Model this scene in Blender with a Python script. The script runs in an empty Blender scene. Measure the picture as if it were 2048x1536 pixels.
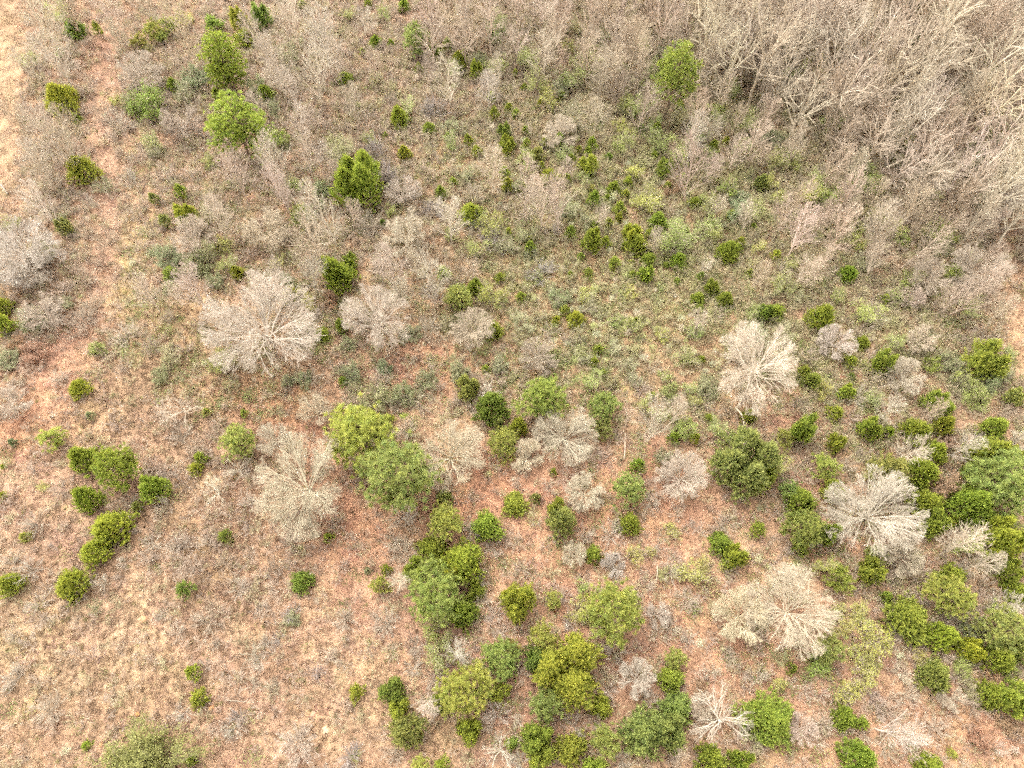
import bpy, math, random
import numpy as np
from math import radians, sin, cos, pi

scene = bpy.context.scene
# ------------------------------------------------------------------ camera, sky, sun, exposure
CAM_H, FPX, TILT = 60.0, 1420.0, radians(27.3)      # drone 60 m up, looking 27 degrees off straight down
cam_data = bpy.data.cameras.new("camera")
cam_data.sensor_width = 36.0
cam_data.lens = FPX / 2048.0 * 36.0
cam_data.clip_start, cam_data.clip_end = 0.5, 3000.0
cam = bpy.data.objects.new("camera", cam_data)
scene.collection.objects.link(cam)
cam.location = (0, 0, CAM_H)
cam.rotation_euler = (TILT, 0, 0)
scene.camera = cam

SUN_EL, SUN_AZ = radians(58), radians(-35)           # high sun behind thin cloud
world = bpy.data.worlds.new("World")
scene.world = world
world.use_nodes = True
wt = world.node_tree
wt.nodes.clear()
sky = wt.nodes.new("ShaderNodeTexSky")
sky.sky_type = 'NISHITA'
sky.sun_disc = False
sky.sun_elevation, sky.sun_rotation = SUN_EL, SUN_AZ
sky.air_density, sky.dust_density, sky.ozone_density = 1.0, 3.0, 1.0
hsv = wt.nodes.new("ShaderNodeHueSaturation")        # cloud veil: nearly colourless sky light
hsv.inputs['Saturation'].default_value = 0.04
bg = wt.nodes.new("ShaderNodeBackground")
bg.inputs['Strength'].default_value = 0.15
wo = wt.nodes.new("ShaderNodeOutputWorld")
wt.links.new(sky.outputs[0], hsv.inputs['Color'])
wt.links.new(hsv.outputs[0], bg.inputs['Color'])
wt.links.new(bg.outputs[0], wo.inputs['Surface'])

sun_data = bpy.data.lights.new("sun", 'SUN')
sun_data.energy = 0.6
sun_data.angle = radians(55)
sun_data.color = (1.0, 0.96, 0.91)
sun = bpy.data.objects.new("sun", sun_data)
scene.collection.objects.link(sun)
sun.rotation_euler = (pi / 2 - SUN_EL, 0, -SUN_AZ + pi)

vs = scene.view_settings
vs.view_transform = 'Standard'
vs.look = 'None'
vs.exposure = 2.62
vs.gamma = 1.0
vs.use_curve_mapping = False
scene.render.engine = 'CYCLES'
scene.cycles.use_denoising = False
scene.cycles.max_bounces = 5
scene.cycles.diffuse_bounces = 4
scene.cycles.transmission_bounces = 4
scene.cycles.filter_width = 1.5
scene.cycles.use_adaptive_sampling = True
scene.cycles.adaptive_threshold = 0.04
scene.cycles.adaptive_min_samples = 12

rng = np.random.default_rng(11)
C = scene.collection

# ------------------------------------------------------------------ photo pixel -> place on the ground
def ray(px, py):
    a, b = (px - 1024.0) / FPX, (768.0 - py) / FPX
    return a, b * cos(TILT) + sin(TILT), b * sin(TILT) - cos(TILT)

def at(px, py, z=0.0):
    """world x, y, and metres per photo pixel for a pixel seen at height z"""
    dx, dy, dz = ray(px, py)
    t = (z - CAM_H) / dz
    return dx * t, dy * t, t / FPX

def to_px(x, y, z):
    x, y, z = np.asarray(x, float), np.asarray(y, float), np.asarray(z, float) - CAM_H
    yc = y * cos(TILT) + z * sin(TILT)
    zc = -y * sin(TILT) + z * cos(TILT)
    return 1024 + FPX * x / -zc, 768 - FPX * yc / -zc

def hgt(x, y):
    x, y = np.asarray(x, float), np.asarray(y, float)
    return (0.35 * np.sin(x * 0.071 + 1.3) * np.cos(y * 0.063 + 0.4) + 0.12 * np.sin(x * 0.23 + y * 0.11)
            + 0.05 * np.sin(x * 0.71 - 0.4) * np.sin(y * 0.83 + 2.0) + 0.03 * np.sin(x * 1.9 + y * 1.3) * np.sin(y * 2.3 - x * 0.7))

# ------------------------------------------------------------------ mesh helpers
def mesh_np(name, V, F, mat, tone=None, col=None, smooth=True):
    V = np.ascontiguousarray(V, np.float32).reshape(-1, 3)
    F = np.ascontiguousarray(F, np.int32)
    m, k = F.shape
    me = bpy.data.meshes.new(name)
    me.vertices.add(len(V))
    me.vertices.foreach_set("co", V.ravel())
    me.loops.add(m * k)
    me.loops.foreach_set("vertex_index", F.ravel())
    me.polygons.add(m)
    me.polygons.foreach_set("loop_start", np.arange(0, m * k, k, dtype=np.int32))
    me.polygons.foreach_set("use_smooth", np.full(m, smooth, bool))
    if tone is not None:
        a = me.attributes.new("tone", 'FLOAT', 'POINT')
        a.data.foreach_set("value", np.ascontiguousarray(tone, np.float32).ravel())
    if col is not None:
        a = me.attributes.new("soil", 'FLOAT_COLOR', 'POINT')
        c = np.ones((len(V), 4), np.float32)
        c[:, :3] = col
        a.data.foreach_set("color", c.ravel())
    me.materials.append(mat)
    me.update(calc_edges=True)
    return me

def nrm(v):
    return v / np.maximum(np.linalg.norm(v, axis=-1, keepdims=True), 1e-9)

def tubes(P, R, sides=3):
    """P (n,k,3) polylines, R (n,k) radii -> verts, quads"""
    n, k, _ = P.shape
    T = np.gradient(P, axis=1) if k > 2 else np.repeat(P[:, 1:] - P[:, :1], 2, axis=1)
    T = nrm(T)
    ref = np.where(np.abs(T[..., 2:]) > 0.85, np.array([1.0, 0, 0]), np.array([0, 0, 1.0]))
    U = nrm(np.cross(T, ref))
    W = np.cross(T, U)
    a = np.arange(sides) * 2 * pi / sides
    ring = U[:, :, None] * np.cos(a)[None, None, :, None] + W[:, :, None] * np.sin(a)[None, None, :, None]
    V = P[:, :, None] + ring * R[:, :, None, None]
    base = (np.arange(n)[:, None, None] * k + np.arange(k - 1)[None, :, None]) * sides
    s = np.arange(sides)[None, None]
    s2 = (s + 1) % sides
    F = np.stack([base + s, base + s2, base + sides + s2, base + sides + s], -1).reshape(-1, 4)
    return V.reshape(-1, 3), F

def ribbons(P, R):
    """thin twigs: one flat strip each"""
    n, k, _ = P.shape
    d = nrm(P[:, -1] - P[:, 0])
    u = nrm(np.cross(d, np.tile([0.31, 0.52, -0.8], (n, 1)) + 0.6 * np.sin(P[:, 0] * 37.0)))
    V = np.stack([P - u[:, None] * R[:, :, None], P + u[:, None] * R[:, :, None]], 2)
    base = (np.arange(n)[:, None] * k + np.arange(k - 1)[None]).ravel() * 2
    return V.reshape(-1, 3), np.stack([base, base + 1, base + 3, base + 2], 1)

def join(parts):
    Vs, Fs, Ts, o = [], [], [], 0
    for V, F, T in parts:
        Vs.append(V); Fs.append(F + o); Ts.append(T); o += len(V)
    return np.concatenate(Vs), np.concatenate(Fs), np.concatenate(Ts)

def grow(r, P, R, nc, tr, ang, ratio, segs, trop, wob, rr, rmin, ids=None, env=None, out=0.0):
    """children branches on every branch of P"""
    n, k, _ = P.shape
    idx = np.repeat(np.arange(n), nc)
    m = len(idx)
    t = tr[0] + (tr[1] - tr[0]) * ((np.tile(np.arange(nc), n) + r.random(m)) / nc)
    f = np.clip(t * (k - 1), 0, k - 1.001)
    i = f.astype(int)
    fr = (f - i)[:, None]
    b = P[idx, i] * (1 - fr) + P[idx, i + 1] * fr
    tan = nrm(P[idx, i + 1] - P[idx, i])
    rb = R[idx, i] * (1 - fr[:, 0]) + R[idx, i + 1] * fr[:, 0]
    v = r.normal(size=(m, 3))
    v -= (v * tan).sum(1, keepdims=True) * tan
    a = np.radians(r.uniform(ang[0], ang[1], m))[:, None]
    d = tan * np.cos(a) + nrm(v) * np.sin(a)
    Lp = np.linalg.norm(np.diff(P, axis=1), axis=2).sum(1)[idx]
    L = Lp * ratio * (1.15 - 0.6 * t) * r.uniform(0.65, 1.3, m)
    pts = [b]
    p = b
    for s in range(segs):
        o = np.concatenate([p[:, :2], np.zeros((m, 1))], 1)
        d = nrm(d + r.normal(size=(m, 3)) * wob + np.array([0, 0, trop]) + nrm(o) * out)
        p = p + d * (L / segs)[:, None]
        pts.append(p)
    Q = np.stack(pts, 1)
    if env is not None:
        c, rad = env
        nb = np.linalg.norm((b - c) / rad, axis=1)
        ne = np.linalg.norm((Q[:, -1] - c) / rad, axis=1)
        s = np.where(ne > 1, np.clip((1.0 - nb) / np.maximum(ne - nb, 1e-3), 0.22, 1), 1.0) * r.uniform(0.9, 1.1, m)
        Q = b[:, None] + (Q - b[:, None]) * s[:, None, None]
    r0 = np.maximum(rb * rr, rmin)
    RR = r0[:, None] * np.linspace(1, 0.5, segs + 1)[None] + 0
    RR = np.maximum(RR, rmin * 0.7)
    return Q, RR, (None if ids is None else ids[idx])

def tone_of(P, sides, r, lo=0.0, hi=1.0):
    n, k, _ = P.shape
    return np.repeat(r.uniform(lo, hi, n), k * sides)

# ------------------------------------------------------------------ materials
def new_mat(name):
    m = bpy.data.materials.new(name)
    m.use_nodes = True
    nt = m.node_tree
    nt.nodes.clear()
    return m, nt, nt.nodes.new("ShaderNodeOutputMaterial")

def N(nt, typ, **kw):
    n = nt.nodes.new(typ)
    for k, v in kw.items():
        setattr(n, k, v)
    return n

def mixc(nt, a, b, fac=None, mode='MIX', f=0.5):
    n = N(nt, "ShaderNodeMix", data_type='RGBA', blend_type=mode)
    n.inputs[0].default_value = f
    if fac is not None:
        nt.links.new(fac, n.inputs[0])
    for s, v in ((6, a), (7, b)):
        if isinstance(v, tuple):
            n.inputs[s].default_value = (*v, 1)
        else:
            nt.links.new(v, n.inputs[s])
    return n.outputs[2]

def plant_mat(name, tint_lo, tint_hi, translucent=0.0, rough=0.7, source='OBJECT', noise=0.0):
    """colour = object's (or instance's) colour, varied by the leaf's own tone between two tints"""
    m, nt, out = new_mat(name)
    if source == 'OBJECT':
        oi = N(nt, "ShaderNodeObjectInfo")
        base = oi.outputs['Color']
    else:
        at_ = N(nt, "ShaderNodeAttribute", attribute_type='INSTANCER', attribute_name='tint')
        base = at_.outputs['Color']
    tn = N(nt, "ShaderNodeAttribute", attribute_type='GEOMETRY', attribute_name='tone')
    lo = mixc(nt, base, tint_lo, mode='MULTIPLY', f=1.0)
    hi = mixc(nt, base, tint_hi, mode='MULTIPLY', f=1.0)
    c = mixc(nt, lo, hi, fac=tn.outputs['Fac'])
    b = N(nt, "ShaderNodeBsdfPrincipled")
    b.inputs['Roughness'].default_value = rough
    b.inputs['Specular IOR Level'].default_value = 0.25
    nt.links.new(c, b.inputs['Base Color'])
    last = b.outputs[0]
    if translucent > 0:
        tr = N(nt, "ShaderNodeBsdfTranslucent")
        nt.links.new(c, tr.inputs['Color'])
        mx = N(nt, "ShaderNodeMixShader")
        mx.inputs[0].default_value = translucent
        nt.links.new(last, mx.inputs[1]); nt.links.new(tr.outputs[0], mx.inputs[2])
        last = mx.outputs[0]
    nt.links.new(last, out.inputs['Surface'])
    return m

M_bark = plant_mat("pale_bark", (0.74, 0.71, 0.68), (1.15, 1.14, 1.12), 0.12, rough=0.85)
M_dark = plant_mat("brown_bark", (0.6, 0.55, 0.5), (1.2, 1.1, 1.0), rough=0.9)
M_need = plant_mat("pine_needles", (0.70, 0.80, 0.75), (1.32, 1.22, 1.1), 0.48, 0.6)
M_jun = plant_mat("juniper_scales", (0.68, 0.76, 0.75), (1.4, 1.28, 1.1), 0.5, 0.65)
M_leaf = plant_mat("shrub_leaves", (0.7, 0.75, 0.7), (1.3, 1.25, 1.2), 0.35, 0.6)
M_inst = plant_mat("dry_stalks", (0.74, 0.72, 0.69), (1.16, 1.16, 1.16), 0.25, 0.8, source='INSTANCER')

# ground: soil colours come from the 'soil' attribute (patches of clay, straw, litter), broken up by noise
M_ground, nt, out = new_mat("soil_and_litter")
tc = N(nt, "ShaderNodeTexCoord")
sa = N(nt, "ShaderNodeAttribute", attribute_type='GEOMETRY', attribute_name='soil')
def gnoise(scale, detail=6, rough=0.6, dist=0.0):
    n = N(nt, "ShaderNodeTexNoise")
    n.inputs['Scale'].default_value = scale
    n.inputs['Detail'].default_value = detail
    n.inputs['Roughness'].default_value = rough
    n.inputs['Distortion'].default_value = dist
    nt.links.new(tc.outputs['Object'], n.inputs['Vector'])
    return n.outputs['Fac']
def ramp(fac, stops):
    r_ = N(nt, "ShaderNodeValToRGB")
    e = r_.color_ramp.elements
    e[0].position, e[0].color = stops[0][0], (*stops[0][1], 1)
    e[1].position, e[1].color = stops[-1][0], (*stops[-1][1], 1)
    for p, c in stops[1:-1]:
        q = e.new(p); q.color = (*c, 1)
    nt.links.new(fac, r_.inputs[0])
    return r_.outputs[0]
c = sa.outputs['Color']
c = mixc(nt, c, ramp(gnoise(0.55, 8, 0.65, 0.6), [(0.32, (0.70, 0.68, 0.64)), (0.5, (0.96, 0.95, 0.93)), (0.7, (1.16, 1.14, 1.1))]), mode='MULTIPLY', f=1.0)
c = mixc(nt, c, ramp(gnoise(0.16, 5, 0.6, 0.8), [(0.36, (0.80, 0.76, 0.72)), (0.5, (0.97, 0.97, 0.95)), (0.66, (1.02, 1.06, 0.92))]), mode='MULTIPLY', f=1.0)
c = mixc(nt, c, ramp(gnoise(2.2, 6, 0.7), [(0.33, (0.66, 0.63, 0.58)), (0.5, (1, 1, 1)), (0.68, (1.25, 1.23, 1.16))]), mode='MULTIPLY', f=0.9)
c = mixc(nt, c, ramp(gnoise(7.5, 4, 0.7), [(0.33, (0.62, 0.58, 0.53)), (0.5, (1, 1, 1)), (0.66, (1.28, 1.26, 1.22))]), mode='MULTIPLY', f=0.7)
c = mixc(nt, c, ramp(gnoise(16, 5, 0.75), [(0.3, (0.42, 0.38, 0.34)), (0.48, (0.95, 0.95, 0.94)), (0.7, (1.35, 1.32, 1.28))]), mode='MULTIPLY', f=0.45)
b = N(nt, "ShaderNodeBsdfPrincipled")
b.inputs['Roughness'].default_value = 0.95
b.inputs['Specular IOR Level'].default_value = 0.1
nt.links.new(c, b.inputs['Base Color'])
bp = N(nt, "ShaderNodeBump")
bp.inputs['Strength'].default_value = 0.7
bp.inputs['Distance'].default_value = 0.12
nt.links.new(gnoise(7, 8, 0.75), bp.inputs['Height'])
nt.links.new(bp.outputs[0], b.inputs['Normal'])
nt.links.new(b.outputs[0], out.inputs['Surface'])

# ------------------------------------------------------------------ ground
def lin(r_, g_, b_):
    return np.array([((v / 255 + 0.055) / 1.055) ** 2.4 if v > 10 else v / 255 / 12.92 for v in (r_, g_, b_)])

ALB = 0.50                                            # picture value -> albedo at this exposure
S_BASE = lin(196, 163, 128) * ALB
# (photo x, y, radius x, radius y, picture colour, weight)
SOIL = [
    # dark woodland floor, upper right and top
    (1750, 250, 430, 330, (172, 138, 108), 1.0), (1250, 80, 420, 170, (172, 142, 110), 0.9), (600, 120, 260, 150, (186, 154, 124), .7),
    (1700, 520, 330, 160, (178, 148, 112), 0.8), (1900, 800, 200, 160, (178, 144, 112), .7),
    # olive grass in the middle right, and other grassy places
    (1230, 590, 230, 110, (192, 166, 116), 1.0), (1010, 520, 110, 70, (184, 158, 108), 0.9), (1280, 720, 170, 80, (190, 164, 118), .8),
    (430, 720, 150, 90, (182, 156, 112), 0.8), (300, 780, 120, 70, (180, 152, 118), .7), (960, 330, 120, 80, (194, 160, 116), .8),
    (262, 545, 26, 70, (200, 186, 116), 1.0), (255, 610, 40, 60, (192, 168, 122), 1.0), (1000, 760, 120, 60, (184, 150, 108), .5),
    # straw, lower left
    (260, 1270, 150, 120, (214, 184, 148), 1.0), (90, 1310, 120, 130, (206, 182, 142), 0.9), (150, 1450, 200, 90, (206, 170, 134), 0.7),
    (650, 1290, 120, 70, (208, 176, 138), 0.8), (640, 1420, 130, 100, (206, 172, 138), .8), (400, 1140, 120, 110, (178, 148, 114), 0.9),
    (480, 1390, 140, 110, (186, 150, 122), .8), (80, 1050, 140, 110, (196, 162, 134), .8), (430, 940, 120, 80, (186, 152, 120), .7),
    (60, 1230, 130, 90, (190, 166, 124), .9), (250, 1350, 110, 50, (188, 162, 120), .9), (150, 1190, 120, 50, (184, 156, 122), .8), (440, 1080, 90, 80, (160, 130, 100), 1.0),
    (560, 1110, 80, 60, (176, 138, 106), .7), (330, 1310, 60, 40, (176, 148, 112), .6), (420, 1230, 90, 50, (178, 144, 116), .7), (700, 1380, 90, 60, (188, 158, 124), .6),
    (60, 1440, 90, 70, (186, 154, 116), .7), (330, 1400, 90, 40, (178, 146, 112), .6), (260, 950, 90, 50, (190, 154, 122), .6), (350, 850, 80, 60, (178, 150, 120), .7),
    # pink-brown litter and clay patches
    (520, 790, 120, 45, (192, 140, 100), 0.9), (540, 830, 60, 30, (190, 132, 92), .9), (840, 735, 120, 50, (212, 152, 118), 0.9), (980, 960, 70, 60, (216, 156, 118), 1.0),
    (905, 1010, 80, 60, (206, 142, 108), .9), (700, 1050, 70, 110, (204, 146, 110), 0.9), (640, 880, 40, 40, (190, 130, 98), .8),
    (730, 1240, 160, 90, (206, 162, 132), 0.8), (1090, 1160, 110, 100, (206, 156, 120), 0.9), (880, 1300, 120, 70, (196, 150, 124), .6),
    (1140, 1010, 130, 70, (208, 150, 116), 0.9), (1310, 1010, 110, 90, (206, 152, 118), 0.9), (1260, 900, 70, 50, (206, 156, 122), 0.8),
    (1360, 1250, 150, 120, (206, 158, 124), 0.9), (1540, 1310, 130, 60, (206, 150, 114), 0.9), (1250, 1300, 120, 80, (176, 128, 102), .7),
    (1690, 748, 70, 30, (208, 150, 122), 0.9), (1600, 830, 70, 40, (206, 152, 122), 0.9), (1690, 1090, 60, 40, (210, 158, 122), 0.9),
    (1600, 1380, 130, 90, (192, 148, 118), 0.8), (1780, 1480, 170, 70, (204, 154, 122), 0.8), (1990, 1450, 90, 60, (194, 140, 112), .8),
    (1050, 1400, 100, 100, (168, 122, 98), .7), (1760, 790, 70, 30, (206, 156, 126), .7), (1640, 980, 40, 60, (196, 140, 110), .7),
    (720, 285, 50, 30, (218, 168, 136), .9), (470, 300, 120, 80, (198, 156, 122), .6), (100, 720, 70, 40, (202, 148, 122), .9),
    (1805, 148, 20, 16, (186, 112, 70), 1.2), (1850, 230, 30, 20, (160, 106, 76), .9),
    # pale orange clay at the left edge
    (55, 830, 80, 40, (224, 172, 130), 1.0), (15, 880, 60, 30, (226, 170, 122), 1.0), (40, 165, 14, 18, (232, 186, 146), .9),
    (2046, 650, 50, 100, (212, 176, 136), 2.0),
]
PATH = [(205, 60), (215, 170), (205, 260), (218, 330), (212, 400), (220, 480), (215, 580), (170, 670), (120, 740), (90, 800), (40, 850), (-40, 890)]
TRACK = [(10, -60), (14, 60), (16, 130), (8, 200), (-2, 300), (-10, 380), (-40, 460)]
def path_d(px, py, line):
    d = np.full(px.shape, 1e9)
    for (x0, y0), (x1, y1) in zip(line[:-1], line[1:]):
        L2 = (x1 - x0) ** 2 + (y1 - y0) ** 2
        t = np.clip(((px - x0) * (x1 - x0) + (py - y0) * (y1 - y0)) / L2, 0, 1)
        d = np.minimum(d, np.hypot(px - x0 - t * (x1 - x0), py - y0 - t * (y1 - y0)))
    return d

def wig(x, y, s=1.0):
    return (np.sin(x * 0.9 * s + 2 * np.sin(y * 0.53 * s)) + np.sin(y * 1.1 * s + 2.2 * np.sin(x * 0.61 * s + 1)) +
            0.6 * np.sin(x * 2.3 * s + 1.7 * np.sin(y * 1.9 * s)) + 0.5 * np.sin(y * 3.1 * s - x * 1.7 * s)) / 3.1

def soil_at(x, y):
    zc = np.maximum(CAM_H * cos(TILT) + y * sin(TILT), 5)
    px, py = to_px(x, y, 0 * x)
    px = np.clip(px, -600, 2700) + wig(x, y) * 16
    py = np.clip(py, -400, 2100) + wig(y + 7, x - 3) * 16
    col = np.tile(S_BASE, (len(x), 1))
    tot = np.full(len(x), 0.35)
    col = col * 0.35
    for cx, cy, rx, ry, c_, w in SOIL:
        g = w * np.exp(-(((px - cx) / rx) ** 2 + ((py - cy) / ry) ** 2) * 1.1) ** 1.0
        col += g[:, None] * (lin(*(0.68 * np.array(c_) + 0.32 * np.array((190, 158, 128)))) * ALB)
        tot += g
    pd = path_d(px, py, PATH)
    g = 0.75 * np.exp(-(pd / 34) ** 2)
    low = np.clip((py - 600) / 250, 0, 1)[:, None]
    col += g[:, None] * ((1 - low) * lin(198, 162, 133) + low * lin(218, 166, 130)) * ALB
    tot += g
    td = path_d(px, py, TRACK)
    g = 2.0 * np.exp(-(td / 24) ** 2)
    col += g[:, None] * lin(188, 160, 124) * ALB
    tot += g
    return col / tot[:, None] * np.array([1.0, 0.965, 1.06]), pd, td

gx = np.unique(np.concatenate([np.linspace(-900, -120, 40), np.arange(-120, 120.01, 0.5), np.linspace(120, 900, 40)]))
gy = np.unique(np.concatenate([np.linspace(-500, -24, 30), np.arange(-24, 118.01, 0.5), np.linspace(118, 1300, 50)]))
X, Y = np.meshgrid(gx, gy)
X, Y = X.ravel(), Y.ravel()
col, pd, td = soil_at(X, Y)
V = np.stack([X, Y, hgt(X, Y)], 1)
nx, ny = len(gx), len(gy)
i0 = (np.arange(ny - 1)[:, None] * nx + np.arange(nx - 1)[None]).ravel()
F = np.stack([i0, i0 + 1, i0 + nx + 1, i0 + nx], 1)
fpd, ftd = pd[F].mean(1), td[F].mean(1)
vis = (np.abs(X[F].mean(1)) < 119) & (np.abs(Y[F].mean(1) - 47) < 70)
m_track = vis & (ftd < 24)
m_path = vis & (fpd < 24) & ~m_track

def sub_mesh(name, faces, kind='structure'):
    u, inv = np.unique(faces.ravel(), return_inverse=True)
    me = mesh_np(name, V[u], inv.reshape(faces.shape), M_ground, col=col[u])
    o = bpy.data.objects.new(name, me)
    o['kind'] = kind
    C.objects.link(o)
    return o
o = sub_mesh("ground", F[~m_track & ~m_path])
o['label'] = "brown litter and dry grass ground under all the brush"
o = sub_mesh("dirt_path", F[m_path])
o['label'] = "faint pinkish dirt path winding down the left side"
o = sub_mesh("field_track", F[m_track])
o['label'] = "pale bare track along the upper left edge"

# ------------------------------------------------------------------ plant builders: each returns [(part, mesh, parent index)], crown radius, height, crown-centre height
def vert_trunk(r, h, r0, r1, wob=0.04, segs=6, lean=0.0):
    z = np.linspace(-0.15, h, segs + 1)
    P = np.zeros((1, segs + 1, 3))
    P[0, :, 2] = z
    P[0, 1:, :2] = np.cumsum(r.normal(size=(segs, 2)) * wob * h / segs * 2, 0) + lean * z[1:, None]
    return P, np.linspace(r0, r1, segs + 1)[None]

def as_parts(levels, sides, r, lo=0.2, hi=1.0):
    out_ = []
    for k, (P, R) in enumerate(levels):
        s = sides[k] if isinstance(sides, (list, tuple)) else sides
        Vv, Ff = tubes(P, R, s) if s > 2 else ribbons(P, R)
        out_.append((Vv, Ff, tone_of(P, s, r, lo, hi)))
    return join(out_) if all(f.shape[1] == 4 for _, f, _ in out_) else None

def bare_tree(seed, h=8.0, Rc=4.1, nl=14, th=0.34, open_=False, tall=False, dens=1.0, thick=1.0):
    """leafless tree: trunk > limbs, each limb > its twigs; limbs fan out evenly and fill a rounded crown"""
    r = np.random.default_rng(seed)
    ht = h * th
    TP, TR = vert_trunk(r, ht, 0.02 * h * thick, 0.013 * h * thick, 0.05, 6, r.normal(size=2) * (0.05 if tall else 0.02))
    cz, rz = (0.47, 0.53) if not tall else (0.64, 0.38)
    env = (np.array([0, 0, h * cz]), np.array([Rc, Rc, h * rz]))
    u = (np.arange(nl) + r.uniform(0.2, 0.8, nl)) / nl
    pol = np.radians(8 + 76 * np.sqrt(u)) if not tall else np.radians(5 + 50 * u)
    az = np.arange(nl) * 2.39996 + r.normal(size=nl) * 0.45
    zs = np.interp(u, [0, 1], [1.0, 0.55])
    si = np.clip(zs * 6, 0, 5.99)
    b0 = np.stack([np.interp(si, np.arange(7), TP[0, :, k]) for k in range(3)], 1)
    d = np.stack([np.sin(pol) * np.cos(az), np.sin(pol) * np.sin(az), np.cos(pol)], 1)
    # distance along d to the crown's edge
    A = ((d / env[1]) ** 2).sum(1); Bq = (d * (b0 - env[0]) / env[1] ** 2).sum(1); Cq = (((b0 - env[0]) / env[1]) ** 2).sum(1) - 1
    L = (-Bq + np.sqrt(np.maximum(Bq ** 2 - A * Cq, 0.05))) / A * r.uniform(0.8, 1.0, nl) * (1 + 0.08 * np.sin(az + r.uniform(0, 6)))
    ns = 7
    p, dd, pts = b0, nrm(d + np.array([0, 0, 0.35])), [b0]
    for s in range(ns):
        dd = nrm(dd + r.normal(size=(nl, 3)) * (0.09 if not open_ else 0.2) + (d - dd) * 0.25)
        p = p + dd * (L / ns)[:, None]
        pts.append(p)
    P1 = np.stack(pts, 1)
    R1 = np.linspace(0.0098, 0.0032, ns + 1)[None] * h * thick * r.uniform(0.75, 1.2, nl)[:, None]
    ids = np.arange(nl)
    k = 0.7 if open_ else 1.0
    an = (10, 38) if not open_ else (15, 48)
    P2, R2, i2 = grow(r, P1, R1, int(11 * k), (0.14, 1.0), an, 0.5, 5, 0.0, 0.06 + 0.08 * open_, 0.62, 0.015 * thick, ids, env, 0.05)
    P3, R3, i3 = grow(r, P2, R2, int(6 * k), (0.15, 1.0), an, 0.55, 3, 0.0, 0.08, 0.62, 0.0105, i2, env, 0.04)
    P4, R4, i4 = grow(r, P3, R3, max(2, int(5 * k * dens)), (0.2, 1.0), an, 0.7, 2, 0.0, 0.09, 0.65, 0.0072, i3, env, 0.03)
    P5, R5, i5 = grow(r, P4, R4, 1 if open_ else 2, (0.3, 1.0), an, 0.8, 1, 0.0, 0.1, 0.7, 0.0055, i4, env)
    parts = []
    Vv, Ff = tubes(TP, TR, 7)
    parts.append(("trunk", mesh_np("trunk", Vv, Ff, M_bark, np.full(len(Vv), 0.7)), -1))
    for i in range(nl):
        Vv, Ff, T = as_parts([(P1[i:i + 1], R1[i:i + 1]), (P2[i2 == i], R2[i2 == i])], [5, 4], r, 0.8, 1.3)
        parts.append(("limb", mesh_np("limb", Vv, Ff, M_bark, T), -1))
        Vv, Ff, T = as_parts([(P3[i3 == i], R3[i3 == i]), (P4[i4 == i], R4[i4 == i]), (P5[i5 == i], R5[i5 == i])], [3, 2, 2], r, 0.0, 0.95)
        parts.append(("twigs", mesh_np("twigs", Vv, Ff, M_bark, T), len(parts) - 1))
    return dict(parts=parts, R=Rc * 0.97, h=h, hc=h * (cz + 0.05))

def leader_tree(seed, h=5.5, Rc=1.7):
    """slim upright leafless tree with one leader and rising side branches"""
    r = np.random.default_rng(seed)
    TP, TR = vert_trunk(r, h * 0.93, 0.012 * h, 0.0035 * h, 0.05, 9, r.normal(size=2) * 0.03)
    env = (np.array([0, 0, h * 0.55]), np.array([Rc, Rc, h * 0.5]))
    P1, R1, _ = grow(r, TP, TR, 34, (0.12, 0.99), (22, 52), 0.42, 5, 0.08, 0.07, 0.5, 0.014, None, env)
    P2, R2, _ = grow(r, P1, R1, 5, (0.15, 1.0), (14, 40), 0.55, 3, 0.04, 0.08, 0.6, 0.0115, None, env)
    P3, R3, _ = grow(r, P2, R2, 3, (0.15, 1.0), (14, 40), 0.65, 2, 0.03, 0.08, 0.65, 0.0088, None, env)
    P4, R4, _ = grow(r, P3, R3, 1, (0.3, 1.0), (14, 40), 0.8, 1, 0.0, 0.1, 0.7, 0.007, None, env)
    Vt, Ft = tubes(TP, TR, 6)
    Vb, Fb, Tb = as_parts([(P1, R1)], 4, r, 0.4, 1)
    Vc, Fc, Tc = as_parts([(P2, R2), (P3, R3), (P4, R4)], [3, 2, 2], r, 0.25, 1)
    return dict(parts=[("trunk", mesh_np("trunk", Vt, Ft, M_bark, np.full(len(Vt), 0.6)), -1),
                       ("side_branches", mesh_np("side_branches", Vb, Fb, M_bark, Tb), -1),
                       ("twigs", mesh_np("twigs", Vc, Fc, M_bark, Tc), 1)], R=Rc, h=h, hc=h * 0.55)

def stems(r, n, h, Rc, a0=5, a1=70, r0=0.02, segs=5, wob=0.1, trop=0.06):
    a = np.radians(np.sqrt(r.random(n)) * (a1 - a0) + a0)
    ph = r.uniform(0, 2 * pi, n)
    d = np.stack([np.sin(a) * np.cos(ph), np.sin(a) * np.sin(ph), np.cos(a)], 1)
    L = 1 / np.sqrt((np.sin(a) / Rc) ** 2 + (np.cos(a) / h) ** 2) * r.uniform(0.7, 1.05, n)
    p = np.concatenate([r.normal(size=(n, 2)) * 0.06 * Rc, np.full((n, 1), -0.05)], 1)
    pts = [p]
    for s in range(segs):
        d = nrm(d + r.normal(size=(n, 3)) * wob + np.array([0, 0, trop]))
        p = p + d * (L / segs)[:, None]
        pts.append(p)
    P = np.stack(pts, 1)
    return P, r0 * np.linspace(1, 0.4, segs + 1)[None] * r.uniform(0.7, 1.2, n)[:, None]

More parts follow.
